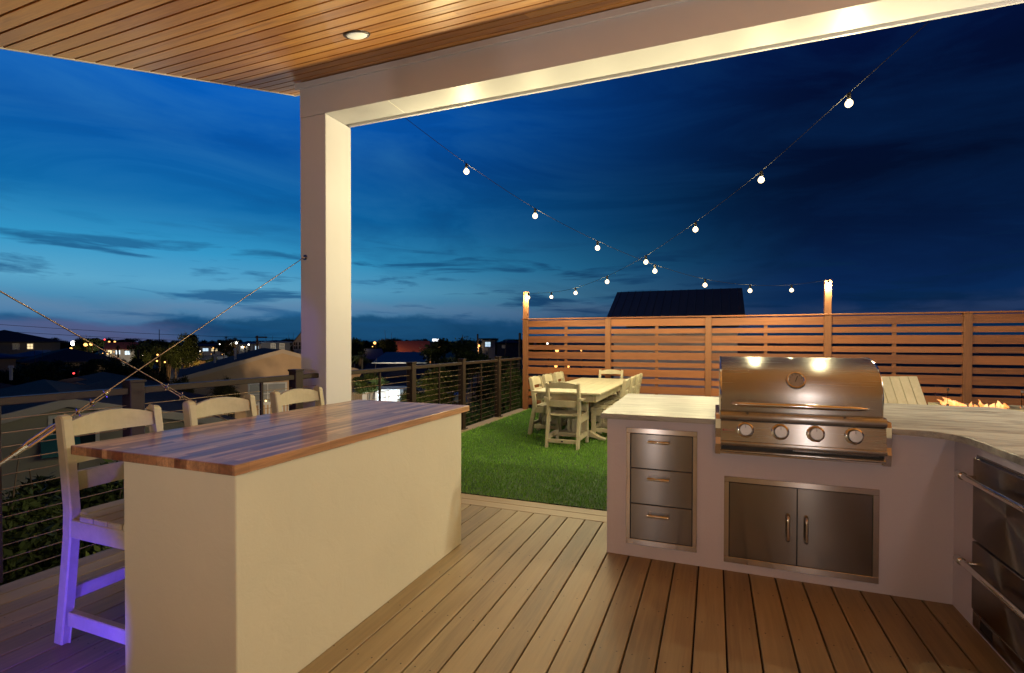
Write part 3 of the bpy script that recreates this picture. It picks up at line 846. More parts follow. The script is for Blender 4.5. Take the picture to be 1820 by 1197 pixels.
# bullnose below the hood, knob panel, lower roll, drip tray
def arcp(cy, cz_, r, a0, a1, n=8): return [(cy + r * math.cos(R(a0 + (a1 - a0) * i / n)), cz_ + r * math.sin(R(a0 + (a1 - a0) * i / n))) for i in range(n + 1)]
mb = MB(); mb.prism([(3.30, .996), (3.195, .996)] + arcp(3.182, .968, .028, 80, 250) + [(3.20, .936), (3.30, .936)], .040, .878, 'x', True)
mb.build('bullnose', M['steel_h'], gr, True)
PY = lambda z: 3.150 + (z - .81) * .14      # knob panel leans back as it rises
mb = MB(); mb.prism([(3.26, .938), (PY(.938), .938), (PY(.825), .825)] + arcp(3.163, .812, .021, 150, 262) + [(3.26, .791)], .042, .876, 'x', True)
pn = mb.build('control_panel', M['steel_h'], gr, True)
mb = MB(); mb.box(.05, .87, 3.19, 3.26, .768, .7905); mb.build('vent_slot', M['black'], gr, True)
mb = MB()
for i in range(34): mb.box(.43 + i * .0125, .4375 + i * .0125, 3.1885, 3.1895, .779, .787)
mb.build('vent_grille', M['steel'], gr, True)
mb = MB(); mb.prism([(3.255, .767), (3.185, .767)] + arcp(3.180, .758, .009, 90, 270, 6) + [(3.255, .749)], .042, .878, 'x', True); mb.build('drip_tray', M['steel_h'], gr, True)
mb = MB(); mb.box(.04, .88, 3.235, 3.262, .727, .7485); mb.build('lower_trim', M['chrome'], gr, True, 0.002)
for (a, b) in ((.010, .0395), (.879, .915)):
    mb = MB(); mb.prism([(3.262, .725), (3.218, .725), (3.205, .79), (3.214, .83), (3.206, .885), (3.212, .94), (3.218, .968), (3.30, .968), (3.30, .94), (3.262, .937)], a, b, 'x'); mb.build('side_flange', M['chrome'], gr, True, 0.002)
for (a, b) in ((.012, .036), (.871, .913)):
    mb = MB(); mb.box(a, b, 3.3005, 3.88, .937, .948); mb.build('counter_flange', M['steel'], gr, True, 0.001)
mb = MB(); mb.box(.04, .868, 3.30, 3.86, .75, .997); mb.build('firebox', M['dsteel'], gr, True)
knob_m = mat('turned_steel', (.27, .25, .235), .36, 1.0, var=0)
for kx in (.176, .360, .539, .725):
    kz = .892
    Mx = Matrix.Translation((kx, PY(kz), kz)) @ Vector((0, -1, .14)).normalized().to_track_quat('Z', 'Y').to_matrix().to_4x4()
    mb = MB(); mb.lathe([(.047, -.002), (.046, .006), (.041, .010), (.036, .011), (.034, .006)], Mx, 28); bz = mb.build('knob', M['chrome'], gr, True)
    mb = MB(); mb.lathe([(.034, .004), (.0345, .012), (.033, .036), (.031, .040), (.0005, .0405)], Mx, 28); mb.build('knob_grip', knob_m, bz, True)
    mb = MB(); mb.box(-.0013, .0013, .012, .029, .0404, .0412, Mx); mb.build('pointer', M['black'], bz, True)
    mb = MB()
    Mp = Mx @ Matrix.Translation((0, .060, .0008))
    mb.box(-.022, -.016, -.003, .003, 0, .0004, Mp); mb.box(.004, .022, -.0012, .0012, 0, .0004, Mp); mb.box(-.006, -.003, -.004, .004, 0, .0004, Mp)
    mb.build('burner_mark', knob_m, pn, True)


def text(name, s, size, Mx, m, parent):
    cu = bpy.data.curves.new('txt', 'FONT'); cu.body = s; cu.size = size; cu.extrude = 0.0004; cu.align_x = 'CENTER'; cu.align_y = 'CENTER'
    to = bpy.data.objects.new('txt', cu); col.objects.link(to)
    dg = bpy.context.evaluated_depsgraph_get(); dg.update()
    me = bpy.data.meshes.new_from_object(to.evaluated_get(dg))
    bpy.data.objects.remove(to)
    rl_ = root_loc(parent)
    me.transform(Matrix.Translation(-rl_) @ Mx)
    me.materials.clear(); me.materials.append(m)
    o_ = bpy.data.objects.new(name, me); col.objects.link(o_); o_.parent = parent
    return o_


Mt = Matrix.Translation((.092, PY(.885) - .0008, .885)) @ Matrix.Rotation(R(90 - 8), 4, 'X')
text('badge_lettering', 'BLAZE', .019, Mt, M['red'], pn)
mb = MB(); Me = Matrix.Translation((.0565, PY(.885) - .0009, .885)) @ Matrix.Rotation(R(90 - 8), 4, 'X')
mb.lathe([(.0065, 0), (.0065, .0005), (.0042, .0005), (.0042, 0)], Me, 16); mb.add([Me @ Vector(p) for p in ((-.002, -.004, .0006), (.0025, -.003, .0006), (.0, .005, .0006))], [(0, 1, 2)])
mb.box(-.005, .077, -.0165, -.0155, 0, .0004, Me)
mb.build('badge_emblem', M['red'], pn, True)

# ------------------------------------------------------------------ under-counter refrigerator drawers on the short leg
fr = thing('refrigerator_drawers', 'dark steel refrigerator with two drawers and thick bar handles', 'refrigerator', (1.3, 2.7, 0))
FX = 1.214
mb = MB(); mb.box(FX, FX + .035, 2.42, 3.02, .0, .862); mb.build('cabinet', M['black'], fr, True)
for (z0, z1, hz) in ((.448, .846, .752), (.105, .436, .330)):
    mb = MB(); mb.box(FX - .022, FX - .001, 2.425, 3.015, z0, z1); d_ = mb.build('drawer_front', M['dsteel'], fr, True, 0.003)
    mb = MB(); mb.tube([(FX - .066, 3.035, hz), (FX - .066, 2.41, hz)], .0145, 16)
    for yy in (3.035, 2.43): mb.tube([(FX - .066, yy + .012, hz), (FX - .066, yy - .030, hz)], .020, 16)
    for yy in (2.99, 2.47): mb.tube([(FX - .066, yy, hz), (FX - .02, yy, hz)], .010, 10)
    ho = mb.build('handle', M['chrome'], d_, True)
    text('handle_lettering', 'TRUE', .016, Matrix.Translation((FX - .0873, 2.435, hz)) @ Matrix.Rotation(R(-90), 4, 'Z') @ Matrix.Rotation(R(90), 4, 'X'), M['black'], ho)
mb = MB(); mb.box(FX - .016, FX - .001, 2.425, 3.015, .02, .098); kp = mb.build('toe_grille', M['dsteel'], fr, True, 0.002)
mb = MB(); mb.box(FX - .0175, FX - .0162, 2.83, 2.94, .04, .085); mb.build('rating_plate', M['black'], kp, True)
mb = MB(); mb.box(FX - .006, FX - .0005, 2.42, 3.02, .8475, .860); mb.build('top_trim', M['steel'], fr, True)

# ------------------------------------------------------------------ string lights
A_b = [(-2.99, 4.33, 3.708), (-2.543, 4.823, 3.267), (-1.973, 5.452, 2.885), (-1.377, 6.109, 2.59), (-0.75, 6.802, 2.364), (-0.126, 7.489, 2.227), (0.506, 8.187, 2.194), (1.163, 8.912, 2.251), (1.80, 9.565, 2.385)]
B_b = [(1.439, 4.33, 3.716), (1.03, 4.753, 3.38), (0.426, 5.379, 3.013), (-0.21, 6.04, 2.716), (-0.857, 6.71, 2.477), (-1.518, 7.396, 2.321), (-2.201, 8.103, 2.241), (-2.849, 8.775, 2.252), (-3.60, 9.56, 2.33)]
def string_light(label, pts, end):
    P_ = [Vector(p) for p in pts]
    th = thing('string_light', label, 'string light', P_[0], group='string lights over the lawn')
    wp = [P_[0]] + [p + Vector((0, 0, .085)) for p in P_[1:]] + [Vector(end)]
    cp = []
    for i in range(len(wp) - 1):
        p0, p1, p2, p3 = wp[max(i - 1, 0)], wp[i], wp[i + 1], wp[min(i + 2, len(wp) - 1)]
        for j in range(5):
            u = j / 5
            cp.append(0.5 * ((2 * p1) + (p2 - p0) * u + (2 * p0 - 5 * p1 + 4 * p2 - p3) * u * u + (3 * p1 - p0 - 3 * p2 + p3) * u ** 3))
    cp.append(wp[-1])
    mb = MB(); mb.tube(cp, 0.0028, 5); mb.build('wire', M['wire'], th, True)
    for p in P_[1:]:
        mb = MB(); mb.lathe([(.004, .09), (.014, .082), (.0155, .05), (.014, .03), (.012, .028)], Matrix.Translation(p), 12); so = mb.build('socket', M['wire'], th, True)
        mb = MB(); r_ = .030
        mb.lathe([(.012, .028)] + [(max(.0006, r_ * math.sin(R(a))), -.002 + r_ * math.cos(R(a))) for a in range(25, 181, 18)] + [(.0006, -.032)], Matrix.Translation(p), 14)
        mb.build('bulb', M['bulb'], so, True)
        lamp('bulb_light', 'POINT', p + Vector((0, 0, -.002)), 50, (1.0, .86, .47), shadow_soft_size=.024)
string_light('string of glowing bulbs from the beam by the column to the taller right fence post', A_b, (1.80, 9.60, 2.47))
string_light('string of glowing bulbs from upper right down to the left corner fence post', B_b, (-3.66, 9.61, 2.44))

# ------------------------------------------------------------------ cedar slat fence
fx = [-3.695, -1.954, -.098, 1.811, 3.72, 5.62]
fn_ = thing('slat_fence', 'horizontal cedar slat privacy fence with flat cap and two tall posts', 'fence', (0, 9.64, 0))
for i, x_ in enumerate(fx):
    tall = {0: 2.457, 3: 2.472}.get(i, 1.872)
    mb = MB(); mb.tint = .35 + .3 * rnd.random(); mb.box(x_ - .056, x_ + .056, 9.612, 9.70, 0.0, 1.872)
    if tall > 2: mb.box(x_ - .052, x_ + .052, 9.616, 9.698, 1.899, tall)
    mb.build('post', M['fencev'], fn_, True, 0.004)
zs = []
z = 1.856; wide = True
while z > .12:
    h_ = .139 if wide else .096
    zs.append((z - h_, z)); z -= h_ + (.047 if wide else .041); wide = not wide
for a, b in zip(fx[:-1], fx[1:]):
    mb = MB()
    for (z0, z1) in zs:
        mb.tint = rnd.random(); mb.box(a + .0565, b - .0565, 9.632 + rnd.random() * .004, 9.654, z0 + rnd.uniform(-.003, .003), z1 + rnd.uniform(-.003, .003))
    mb.build('slat_panel', M['fence'], fn_, True, 0.002)
    m_ = (a + b) / 2
    mb = MB(); mb.tint = .5; mb.box(m_ - .028, m_ + .028, 9.656, 9.695, .05, 1.86); mb.build('batten', M['fencev'], fn_, True)
mb = MB()
for a, b in zip(fx[:-1], fx[1:]):
    mb.tint = rnd.random(); mb.box(a - (.07 if a == fx[0] else 0), b - .001, 9.585, 9.715, 1.8725, 1.8985)
mb.build('cap_rail', M['fence'], fn_, True, 0.003)

# ------------------------------------------------------------------ lounge corner: adirondack chairs round a fire table
def adirondack(label, loc, rz):
    th = thing('adirondack_chair', label, 'lounge chair', loc, rz, 'lounge chairs by the fire table')
    def slat(name, x0, x1, fn):
        pass
    # back of tall boards, reclined; facing local -Y
    rec = Matrix.Translation((0, .18, .30)) @ Matrix.Rotation(R(-24), 4, 'X')
    mb = MB()
    for i in range(5):
        mb.tint = rnd.random(); mb.box(-.295 + i * .118, -.295 + i * .118 + .112, 0, .024, 0, .76, rec)
    mb.build('backrest', M['poly'], th, bevel=.003)
    mb = MB(); mb.box(-.29, .29, .025, .05, .12, .19, rec); mb.box(-.29, .29, .025, .05, .52, .59, rec); mb.build('back_batten', M['poly'], th, bevel=.003)
    sm = Matrix.Translation((0, .2, .27)) @ Matrix.Rotation(R(-9), 4, 'X')
    mb = MB()
    for i in range(6):
        mb.tint = rnd.random(); mb.box(-.275, .275, -.10 - i * .092, -.015 - i * .092, .03, .054, sm)
    mb.build('seat', M['poly'], th, bevel=.003)
    for sg in (-1, 1):
        x0, x1 = sorted((sg * .28, sg * .31))
        mb = MB(); mb.prism([(.42, .012), (.5, .012), (.2, .34), (-.38, .40), (-.38, .29), (.12, .24)], x0, x1, 'x'); mb.build('rear_leg', M['poly'], th, bevel=.003)
        x0, x1 = sorted((sg * .312, sg * .342))
        mb = MB(); mb.box(x0, x1, -.37, -.25, 0, .555); mb.build('front_leg', M['poly'], th, bevel=.003)
        xa, xb = sorted((sg * .27, sg * .42))
        mb = MB(); mb.tint = .7; mb.prism([(xa + .03, .34), (xb - .04, .34), (xb, -.1), (xb, -.38), (xb - .03, -.44), (xa + .03, -.44), (xa, -.38), (xa, -.1)], .556, .580, 'z'); mb.build('armrest', M['poly'], th, bevel=.003)
        mb = MB(); mb.prism([(-.25, .555), (-.12, .555), (-.25, .38)], x0, x1, 'x'); mb.build('arm_bracket', M['poly'], th)
    return th
ad = adirondack('cream adirondack lounge chair just right of the grill hood', (2.22, 6.6, GZ), R(24))
adirondack('cream adirondack lounge chair cut off by the right edge of the photo', (3.78, 6.85, GZ), R(-62))

ft = thing('fire_table', 'low fire table with burning flames behind a clear glass guard', 'fire table', (3.2, 7.5, GZ))
tx0, tx1, ty0, ty1 = 2.60, 3.80, 7.22, 7.78
mb = MB(); mb.box(tx0 + .05, tx1 - .05, ty0 + .05, ty1 - .05, GZ, .60); mb.build('body', M['poly'], ft, True, .004)
mb = MB()
for (a, b, c, d) in ((tx0, tx1, ty0, ty0 + .12), (tx0, tx1, ty1 - .12, ty1), (tx0, tx0 + .15, ty0 + .1205, ty1 - .1205), (3.25, tx1, ty0 + .1205, ty1 - .1205)): mb.box(a, b, c, d, .601, .64)
mb.build('top', M['poly'], ft, True, .004)
mb = MB(); mb.box(tx0 + .15, 3.249, ty0 + .121, ty1 - .121, .601, .625); mb.build('burner_tray', M['dsteel'], ft, True)
gx0, gx1, gy0, gy1 = 2.64, 3.34, ty0 + .10, ty1 - .10
gl = MB()
gl.box(gx0, gx1, gy0, gy0 + .006, .641, .865); gl.box(gx0, gx1, gy1 - .006, gy1, .641, .865); gl.box(gx0, gx0 + .006, gy0 + .0065, gy1 - .0065, .641, .865); gl.box(gx1 - .006, gx1, gy0 + .0065, gy1 - .0065, .641, .865)
gg = gl.build('glass_guard', M['glass'], ft, True)
mb = MB()
for xx in (gx0 + .003, gx1 - .003):
    for zz in (.66, .845): mb.box(xx - .012, xx + .012, gy0 - .008, gy0 + .012, zz - .015, zz + .015)
mb.build('corner_clip', M['chrome'], gg, True, .002)
for i, (u_, hgt, ln_, rr_) in enumerate(((.03, .15, -.10, .03), (.08, .22, -.09, .05), (.13, .19, -.06, .055), (.19, .15, -.05, .055), (.25, .10, -.03, .05), (.32, .07, -.02, .03), (.40, .13, .01, .02), (.48, .07, -.02, .022), (.58, .19, -.04, .022), (.65, .09, .02, .026), (.75, .11, .03, .03), (.85, .18, -.03, .04), (.93, .13, -.02, .036))):
    fx_ = gx0 + .04 + (gx1 - gx0 - .08) * u_; fy = (gy0 + gy1) / 2 + rnd.uniform(-.04, .04); hgt *= .52
    mb = MB(); mb.tube([(fx_, fy, .626), (fx_ + ln_ * .15, fy, .626 + hgt * .25), (fx_ + ln_ * .5, fy + .01, .626 + hgt * .55), (fx_ + ln_ * .6, fy, .626 + hgt * .8), (fx_ + ln_, fy, .626 + hgt)], [rr_ * .8, rr_, rr_ * .62, rr_ * .3, .001], 8)
    mb.build('flame', M['flame'], ft, True)

# ================================================================== the neighbourhood below
G0 = -6.5
mb = MB(); mb.add([(-5000, -300, G0), (5000, -300, G0), (5000, 6000, G0), (-5000, 6000, G0)], [(0, 1, 2, 3)])
def ground_fn(t, b):
    n = t.noise(t.coord((.05, .05, .05)), 1.0, 8, 0.65)
    t.link(t.ramp(n, [(0.35, (0.016, 0.022, 0.008)), (0.55, (0.035, 0.035, 0.02)), (0.7, (0.06, 0.055, 0.045))]), b.inputs['Base Color'])
tag(mb.build('ground', mat('dark_ground', (.03, .03, .02), .95, fn=ground_fn)), kind='structure')
mb = MB(); mb.box(-3.83, 6, -2.6, 9.8, G0, -.31); ls_ = tag(mb.build('house', mat('lower_wall', (.3, .28, .25), .8), None), 'pale lower storey of the house beneath the roof deck', 'house')
mb = MB(); mb.box(-3.95, -3.831, 3.4, 3.6, -2.7, -2.5); mb.build('floodlight', M['rail'], ls_)  # unseen lamp box added for the spot that lights the peach house
fl = lamp('yard_floodlight', 'SPOT', (-4.0, 3.5, -2.6), 16000, (1.0, .72, .42), spot_size=R(58), spot_blend=1.0, shadow_soft_size=.12)  # this and the next two spots are added to light houses and trees
fl3 = lamp('yard_floodlight', 'SPOT', (-4.05, 8.6, -1.4), 260, (.9, 1.0, .6), (R(72), 0, R(28)), spot_size=R(130), spot_blend=.9, shadow_soft_size=.12)
fl2 = lamp('yard_floodlight', 'SPOT', (-4.05, 3.2, -1.2), 260, (1.0, .78, .5), (R(62), 0, R(62)), spot_size=R(120), spot_blend=.9, shadow_soft_size=.12)
fl.rotation_euler = (at(470, 690, 30) - Vector((-4.0, 3.5, -2.6))).to_track_quat('-Z', 'Y').to_euler()

M['leafd'] = mat('leaf_dark', (.03, .05, .015), .7, fn=leaf_fn((.012, .02, .007), (.05, .075, .02)), spec=.2)
M['leafg'] = mat('leaf_green', (.03, .05, .015), .7, fn=leaf_fn((.02, .035, .008), (.09, .12, .03)), spec=.2)
M['leafo'] = mat('leaf_olive', (.05, .05, .015), .7, fn=leaf_fn((.03, .028, .008), (.12, .10, .028)), spec=.2)
M['bark'] = mat('bark', (.09, .065, .045), .9)
M['glow_w'] = mat('lamp_white', (1, 1, 1), .4, emit=(1, .95, .85), estr=9, var=0)
M['glow_o'] = mat('lamp_orange', (1, .6, .2), .4, emit=(1, .46, .12), estr=3.0, var=0)
M['glow_r'] = mat('lamp_red', (1, .1, .1), .4, emit=(1, .05, .05), estr=4, var=0)
M['win_lit'] = mat('window_lit', (1, .9, .7), .3, emit=(1, .78, .42), estr=1.1, var=0)
M['win_dim'] = mat('window_dim', (.25, .25, .25), .15, emit=(.8, .72, .5), estr=.04, var=0)
M['win_cool'] = mat('window_cool', (.8, .9, 1), .3, emit=(.62, .84, 1), estr=1.0, var=0)
M['win_dark'] = mat('window_dark', (.02, .03, .04), .08, var=0)
M['frame'] = mat('window_frame', (.6, .6, .58), .5, var=.02)


def lm(name, c, r=.8): return mat(name, c, r, var=.12, vs=.8)


def house(label, loc, w_, d_, wall_h, rise, kind, wall_m, roof_m, rz=0.0, over=.45, wins=(), cat='house', group=None, trim=None, pipes=()):
    h = thing('house', label, cat, loc, rz, group)
    mb = MB(); mb.box(-w_ / 2, w_ / 2, 0, d_, 0, wall_h)
    if kind == 'gableY': mb.prism([(-w_ / 2, wall_h), (w_ / 2, wall_h), (0, wall_h + rise)], 0.0, d_, 'y')
    if kind == 'gableX': mb.prism([(0, wall_h), (d_, wall_h), (d_ / 2, wall_h + rise)], -w_ / 2, w_ / 2, 'x')
    mb.build('wall', wall_m, h)
    a, b = w_ / 2 + over, over
    e = wall_h - rise / (w_ / 2 if kind == 'gableY' else d_ / 2) * over + .02
    th = .16
    mb = MB()
    if kind == 'gableY':
        r_ = wall_h + rise + .02
        mb.prism([(-a, e), (0, r_), (a, e), (a, e + th), (0, r_ + th), (-a, e + th)], -b, d_ + b, 'y')
    elif kind == 'gableX':
        r_ = wall_h + rise + .02
        mb.prism([(-b, e), (d_ / 2, r_), (d_ + b, e), (d_ + b, e + th), (d_ / 2, r_ + th), (-b, e + th)], -a, a, 'x')
    elif kind == 'shed':
        mb.prism([(-b, wall_h + .02), (d_ + b, wall_h + rise), (d_ + b, wall_h + rise + th), (-b, wall_h + .02 + th)], -a, a, 'x')
    else:
        z0 = wall_h + .01; z1 = wall_h + rise
        m_ = min(a, d_ / 2 + b)
        if a >= d_ / 2 + b: rdg = [(-a + m_, d_ / 2), (a - m_, d_ / 2)]
        else: rdg = [(0, -b + m_), (0, d_ + b - m_)]
        V_ = [(-a, -b, z0), (a, -b, z0), (a, d_ + b, z0), (-a, d_ + b, z0), (-a, -b, z0 + th), (a, -b, z0 + th), (a, d_ + b, z0 + th), (-a, d_ + b, z0 + th), (*rdg[0], z1), (*rdg[1], z1)]
        if a >= d_ / 2 + b: F_ = [(4, 5, 9, 8), (5, 6, 9), (6, 7, 8, 9), (7, 4, 8)]
        else: F_ = [(4, 5, 8), (5, 6, 9, 8), (6, 7, 9), (7, 4, 8, 9)]
        mb.add(V_, [(0, 3, 2, 1), (0, 1, 5, 4), (1, 2, 6, 5), (2, 3, 7, 6), (3, 0, 4, 7)] + F_)
    rf = mb.build('roof', roof_m, h)
    if trim is not None and kind == 'gableY':
        mb = MB(); r_ = wall_h + rise + .02
        for yy in (-b - .04,):
            mb.prism([(-a, e - .06), (0, r_ - .06), (a, e - .06), (a, e + th + .02), (0, r_ + th + .02), (-a, e + th + .02)], yy, yy + .038, 'y')
        mb.build('barge_board', trim, rf)
    for (px_, py_, pz_) in pipes:
        mb = MB(); mb.lathe([(.07, pz_ - .3), (.07, pz_ + .35), (.12, pz_ + .36), (.1, pz_ + .46)], Matrix.Translation((px_, py_, 0)), 8); mb.build('vent_pipe', M['frame'], rf)
    for (u, z, ww_, hh_, m_) in wins:
        mb = MB()
        f_ = .09
        mb.box(u - ww_ / 2 - f_, u + ww_ / 2 + f_, -.05, -.001, z + hh_, z + hh_ + f_); mb.box(u - ww_ / 2 - f_, u + ww_ / 2 + f_, -.05, -.001, z - f_, z)
        mb.box(u - ww_ / 2 - f_, u - ww_ / 2, -.05, -.001, z, z + hh_); mb.box(u + ww_ / 2, u + ww_ / 2 + f_, -.05, -.001, z, z + hh_)
        mb.box(u - .02, u + .02, -.045, -.001, z, z + hh_); mb.box(u - ww_ / 2, u - .0205, -.045, -.001, z + hh_ * .5 - .02, z + hh_ * .5 + .02); mb.box(u + .0205, u + ww_ / 2, -.045, -.001, z + hh_ * .5 - .02, z + hh_ * .5 + .02)
        wf = mb.build('window', M['frame'], h)
        mb = MB(); mb.box(u - ww_ / 2, u + ww_ / 2, -.02, -.001, z, z + hh_); mb.build('pane', m_, wf)
    return h


def place(px, D, extra=0.0):
    p = at(px, 607, D); return (p.x, p.y, G0)


def zz(py, D): return CAM_H - (py - 608) / FPX * D       # height seen at pixel row py, distance D


RZ = 20.447
def yaw_at(px): return R(RZ) - math.atan((px - CX) / FPX)      # turns local -Y towards the camera


W_peach = lm('wall_peach', (.52, .36, .22)); W_grey = lm('wall_sage', (.29, .285, .23)); W_pale = lm('wall_pale', (.42, .38, .28)); W_dark = lm('wall_dark', (.12, .12, .13)); W_white = lm('wall_white', (.6, .6, .58)); W_navy = lm('wall_navy', (.06, .07, .10))
R_slate = mat('roof_slate', (.035, .04, .055), 1.0, spec=.08, fn=roof_fn((.035, .04, .055))); R_brown = mat('roof_brown', (.07, .045, .035), 1.0, spec=.08, fn=roof_fn((.12, .078, .06))); R_red = mat('roof_red', (.3, .08, .06), 1.0, spec=.08, fn=roof_fn((.30, .085, .065), (1, 9, 9))); R_grey = mat('roof_grey', (.18, .2, .24), 1.0, spec=.08, fn=roof_fn((.17, .19, .23))); R_blue = mat('roof_blue', (.05, .08, .16), 1.0, spec=.08, fn=roof_fn((.05, .08, .16)))

# near gabled houses on the left
D = 30.0
h = house('peach gable house with dark roof seen above the stools', place(500, D), 9.6, 9, zz(676, D) - G0 + .25, 1.42, 'gableY', W_peach, R_slate, yaw_at(500) + R(8), .35,
      wins=((-.75, zz(716, D) - G0, 1.9, 1.15, M['win_dim']),), trim=lm('barge_peach', (.5, .4, .3)), pipes=((-2.2, 3, 7.0), (-3.2, 5.5, 6.6)))
mb = MB()
for i in range(20): mb.box(-1.4 + i * .17, -1.4 + i * .17 + .07, -1.6, -1.55, zz(745, 28) - G0, zz(718, 28) - G0)
mb.box(-1.45, 1.95, -1.62, -1.601, zz(719, 28) - G0, zz(716, 28) - G0); mb.box(-1.45, 1.95, -1.62, -1.601, zz(745, 28) - G0, zz(743, 28) - G0); mb.box(-1.45, 1.95, -1.5499, 0, zz(748, 28) - G0, zz(745, 28) - G0)
mb.build('porch_railing', M['frame'], h)
mb = MB()
for i, (u, z) in enumerate(((-.9, 712), (-.55, 713), (-.1, 711), (.9, 712), (.95, 716), (-1.5, 712))):
    mb.lathe([(.0005, -.06), (.05, -.03), (.05, .03), (.0005, .06)], Matrix.Translation((u, -.4, zz(z, 29.6) - G0)), 8)
mb.build('fairy_lights', mat('fairy', (1, .8, .4), .4, emit=(1, .7, .3), estr=3, var=0), h)
D = 14.0
h = house('sage green gable house close below the railing on the left', place(118, D), 8.6, 10, zz(772, D) - G0 - .30, 1.12, 'gableY', W_grey, R_brown, yaw_at(118) + R(4), .25, wins=((.15, zz(800, D) - G0, .9, .9, M['win_dark']),), trim=lm('barge_white', (.45, .43, .38)))
mb = MB(); zb = zz(812, D - .4) - G0; mb.prism([(-.05, zb + .55), (-.55, zb + .08), (-.55, zb), (-.05, zb)], -.55, .25, 'x'); mb.build('awning', mat('awning_teal', (.02, .13, .14), .7), h)
D = 22.0
house('brown shingled house behind the sage gable house', place(-75, D), 10, 8, zz(728, D) - G0 - .35, 1.55, 'hip', W_pale, R_brown, yaw_at(-75) + R(12), .4, pipes=((1.0, 2.0, zz(688, D) - G0), (2.6, 3.5, zz(678, D) - G0)))
for i, (px, D, pk, lab) in enumerate(((122, 19, 692, 'pinkish low gable roof just over the rail, nearest of three'), (124, 23, 681, 'pinkish low gable roof in the middle of three'), (126, 27, 672, 'pinkish low gable roof farthest of three behind the rail'))):
    house(lab, place(px + 10, D), 7.5, 5, zz(pk, D) - G0 - 1.12, .95, 'gableY', lm('wall_rose_%d' % i, (.26, .16, .13)), R_brown, yaw_at(px) - R(14), .3, trim=lm('barge_rose_%d' % i, (.34, .22, .18)), group='low gable roofs behind the rail')
# farther houses, left
def fh(label, px, D, wpx, top, eave, kind, wm, rm, rot=0, d_=9, wins=(), **kw):
    w_ = wpx * D / FPX
    ze, zt = zz(eave, D), zz(top, D)
    return house(label, place(px, D), w_, d_, ze - G0, zt - ze, kind, wm, rm, yaw_at(px) + R(rot), .4, wins=[((u - px) * D / FPX, zz(z, D) - G0, ww * D / FPX, hh * D / FPX, m_) for (u, z, ww, hh, m_) in wins], **kw)
fh('dark two storey house with hip roof and one warm window at the far left', 18, 62, 130, 587, 611, 'hip', W_dark, R_slate, 6, 10, ((25, 622, 7, 9, M['win_dim']), (43, 622, 7, 9, M['win_lit'])))
fh('small blue roofed house with peach wall at the left edge', 2, 44, 36, 632, 640, 'hip', W_peach, R_blue, 0, 7)
fh('pale hip roofed house left of the floodlights', 52, 52, 60, 625, 638, 'hip', W_pale, R_grey, -14, 8)
fh('broad dark hip roofed house under the floodlights', 135, 50, 125, 621, 647, 'hip', W_dark, R_slate, 8, 9)
fh('red roofed shop with lit white ground floor', 216, 120, 42, 611, 622, 'gableX', W_white, R_red, 0, 9, ((200, 631, 5, 7, M['win_lit']), (211, 631, 6, 7, M['win_cool']), (224, 632, 7, 7, M['win_cool'])))
fh('long pale building lit greenish behind the palms', 382, 150, 48, 613, 617, 'gableX', W_white, R_slate, 0, 10, ((368, 625, 8, 5, M['win_cool']), (381, 625, 9, 5, M['win_lit']), (395, 625, 7, 5, M['win_cool'])))
fh('low house with glowing orange eaves beyond the trees', 370, 70, 50, 636, 642, 'gableX', W_peach, R_slate, 0, 7, ((353, 648, 5, 4, M['win_lit']), (379, 648, 9, 4, M['win_lit'])))
fh('navy house with two pale windows left of the column', 490, 80, 46, 605, 610, 'hip', W_navy, R_blue, 0, 9, ((486, 622, 6, 10, M['win_dim']), (500, 622, 6, 10, M['win_dim'])))
fh('pale balcony house with white columns left of the navy house', 445, 95, 44, 609, 613, 'hip', W_white, R_grey, 0, 9, ((432, 626, 5, 10, M['win_dark']), (441, 626, 5, 10, M['win_dark']), (455, 626, 5, 10, M['win_cool'])))
fh('tall white gable house hugging the left side of the column', 541, 60, 34, 586, 609, 'gableY', W_white, R_grey, 0, 9, ((527, 621, 6, 12, M['win_dark']), (535, 621, 6, 12, M['win_dark'])))
# right of the column
fh('house with big pinkish red roof in the middle distance', 735, 75, 60, 608, 631, 'gableX', lm('wall_amber', (.5, .3, .14)), R_red, 4, 12)
h = fh('flat roofed house with a row of lit porch lamps', 712, 38, 78, 633, 648, 'shed', W_white, R_grey, -6, 7, ((700, 660, 10, 7, M['win_lit']), (722, 660, 10, 7, M['win_lit'])))
mb = MB()
for u in (676, 684, 702, 719):
    mb.lathe([(.0005, -.12), (.12, -.05), (.12, .05), (.0005, .12)], Matrix.Translation(((u - 712) * 38 / FPX, -.3, zz(651, 37.5) - G0)), 8)
mb.build('porch_lamps', mat('porch_lamp', (1, .9, .6), .4, emit=(1, .85, .5), estr=9, var=0), h)
fh('dark roofed house right in front of the porch lamps', 690, 26, 90, 657, 692, 'gableX', W_white, R_slate, -10, 6)
h = fh('white house front with bright cool light and arched doors', 690, 24.5, 40, 690, 692, 'shed', mat('wall_coolwhite', (.7, .75, .78), .6, emit=(.7, .9, 1), estr=.22), R_slate, -10, 1.2, ((677, 712, 12, 12, M['win_cool']), (699, 712, 12, 15, M['win_cool'])))  # cool light on the front is a glow in the wall itself
mb = MB(); u = (699 - 690) * 24.5 / FPX
mb.prism([(u - .2, zz(697, 24.5) - G0)] + [(u + .2 * math.cos(R(a)) * -1, zz(697, 24.5) - G0 + .16 * math.sin(R(a))) for a in range(0, 181, 20)], -.06, -.002, 'y'); mb.build('fanlight', M['win_cool'], h)
fh('grey house with one four pane window near the fence', 868, 60, 24, 601, 604, 'hip', lm('wall_grey', (.3, .31, .33)), R_slate, 0, 8, ((867, 616, 9, 8, M['win_cool']),))
fh('low dark house behind the fence end', 905, 70, 44, 604, 611, 'hip', W_navy, R_slate, 0, 8, ((895, 618, 4, 4, M['win_dim']),))
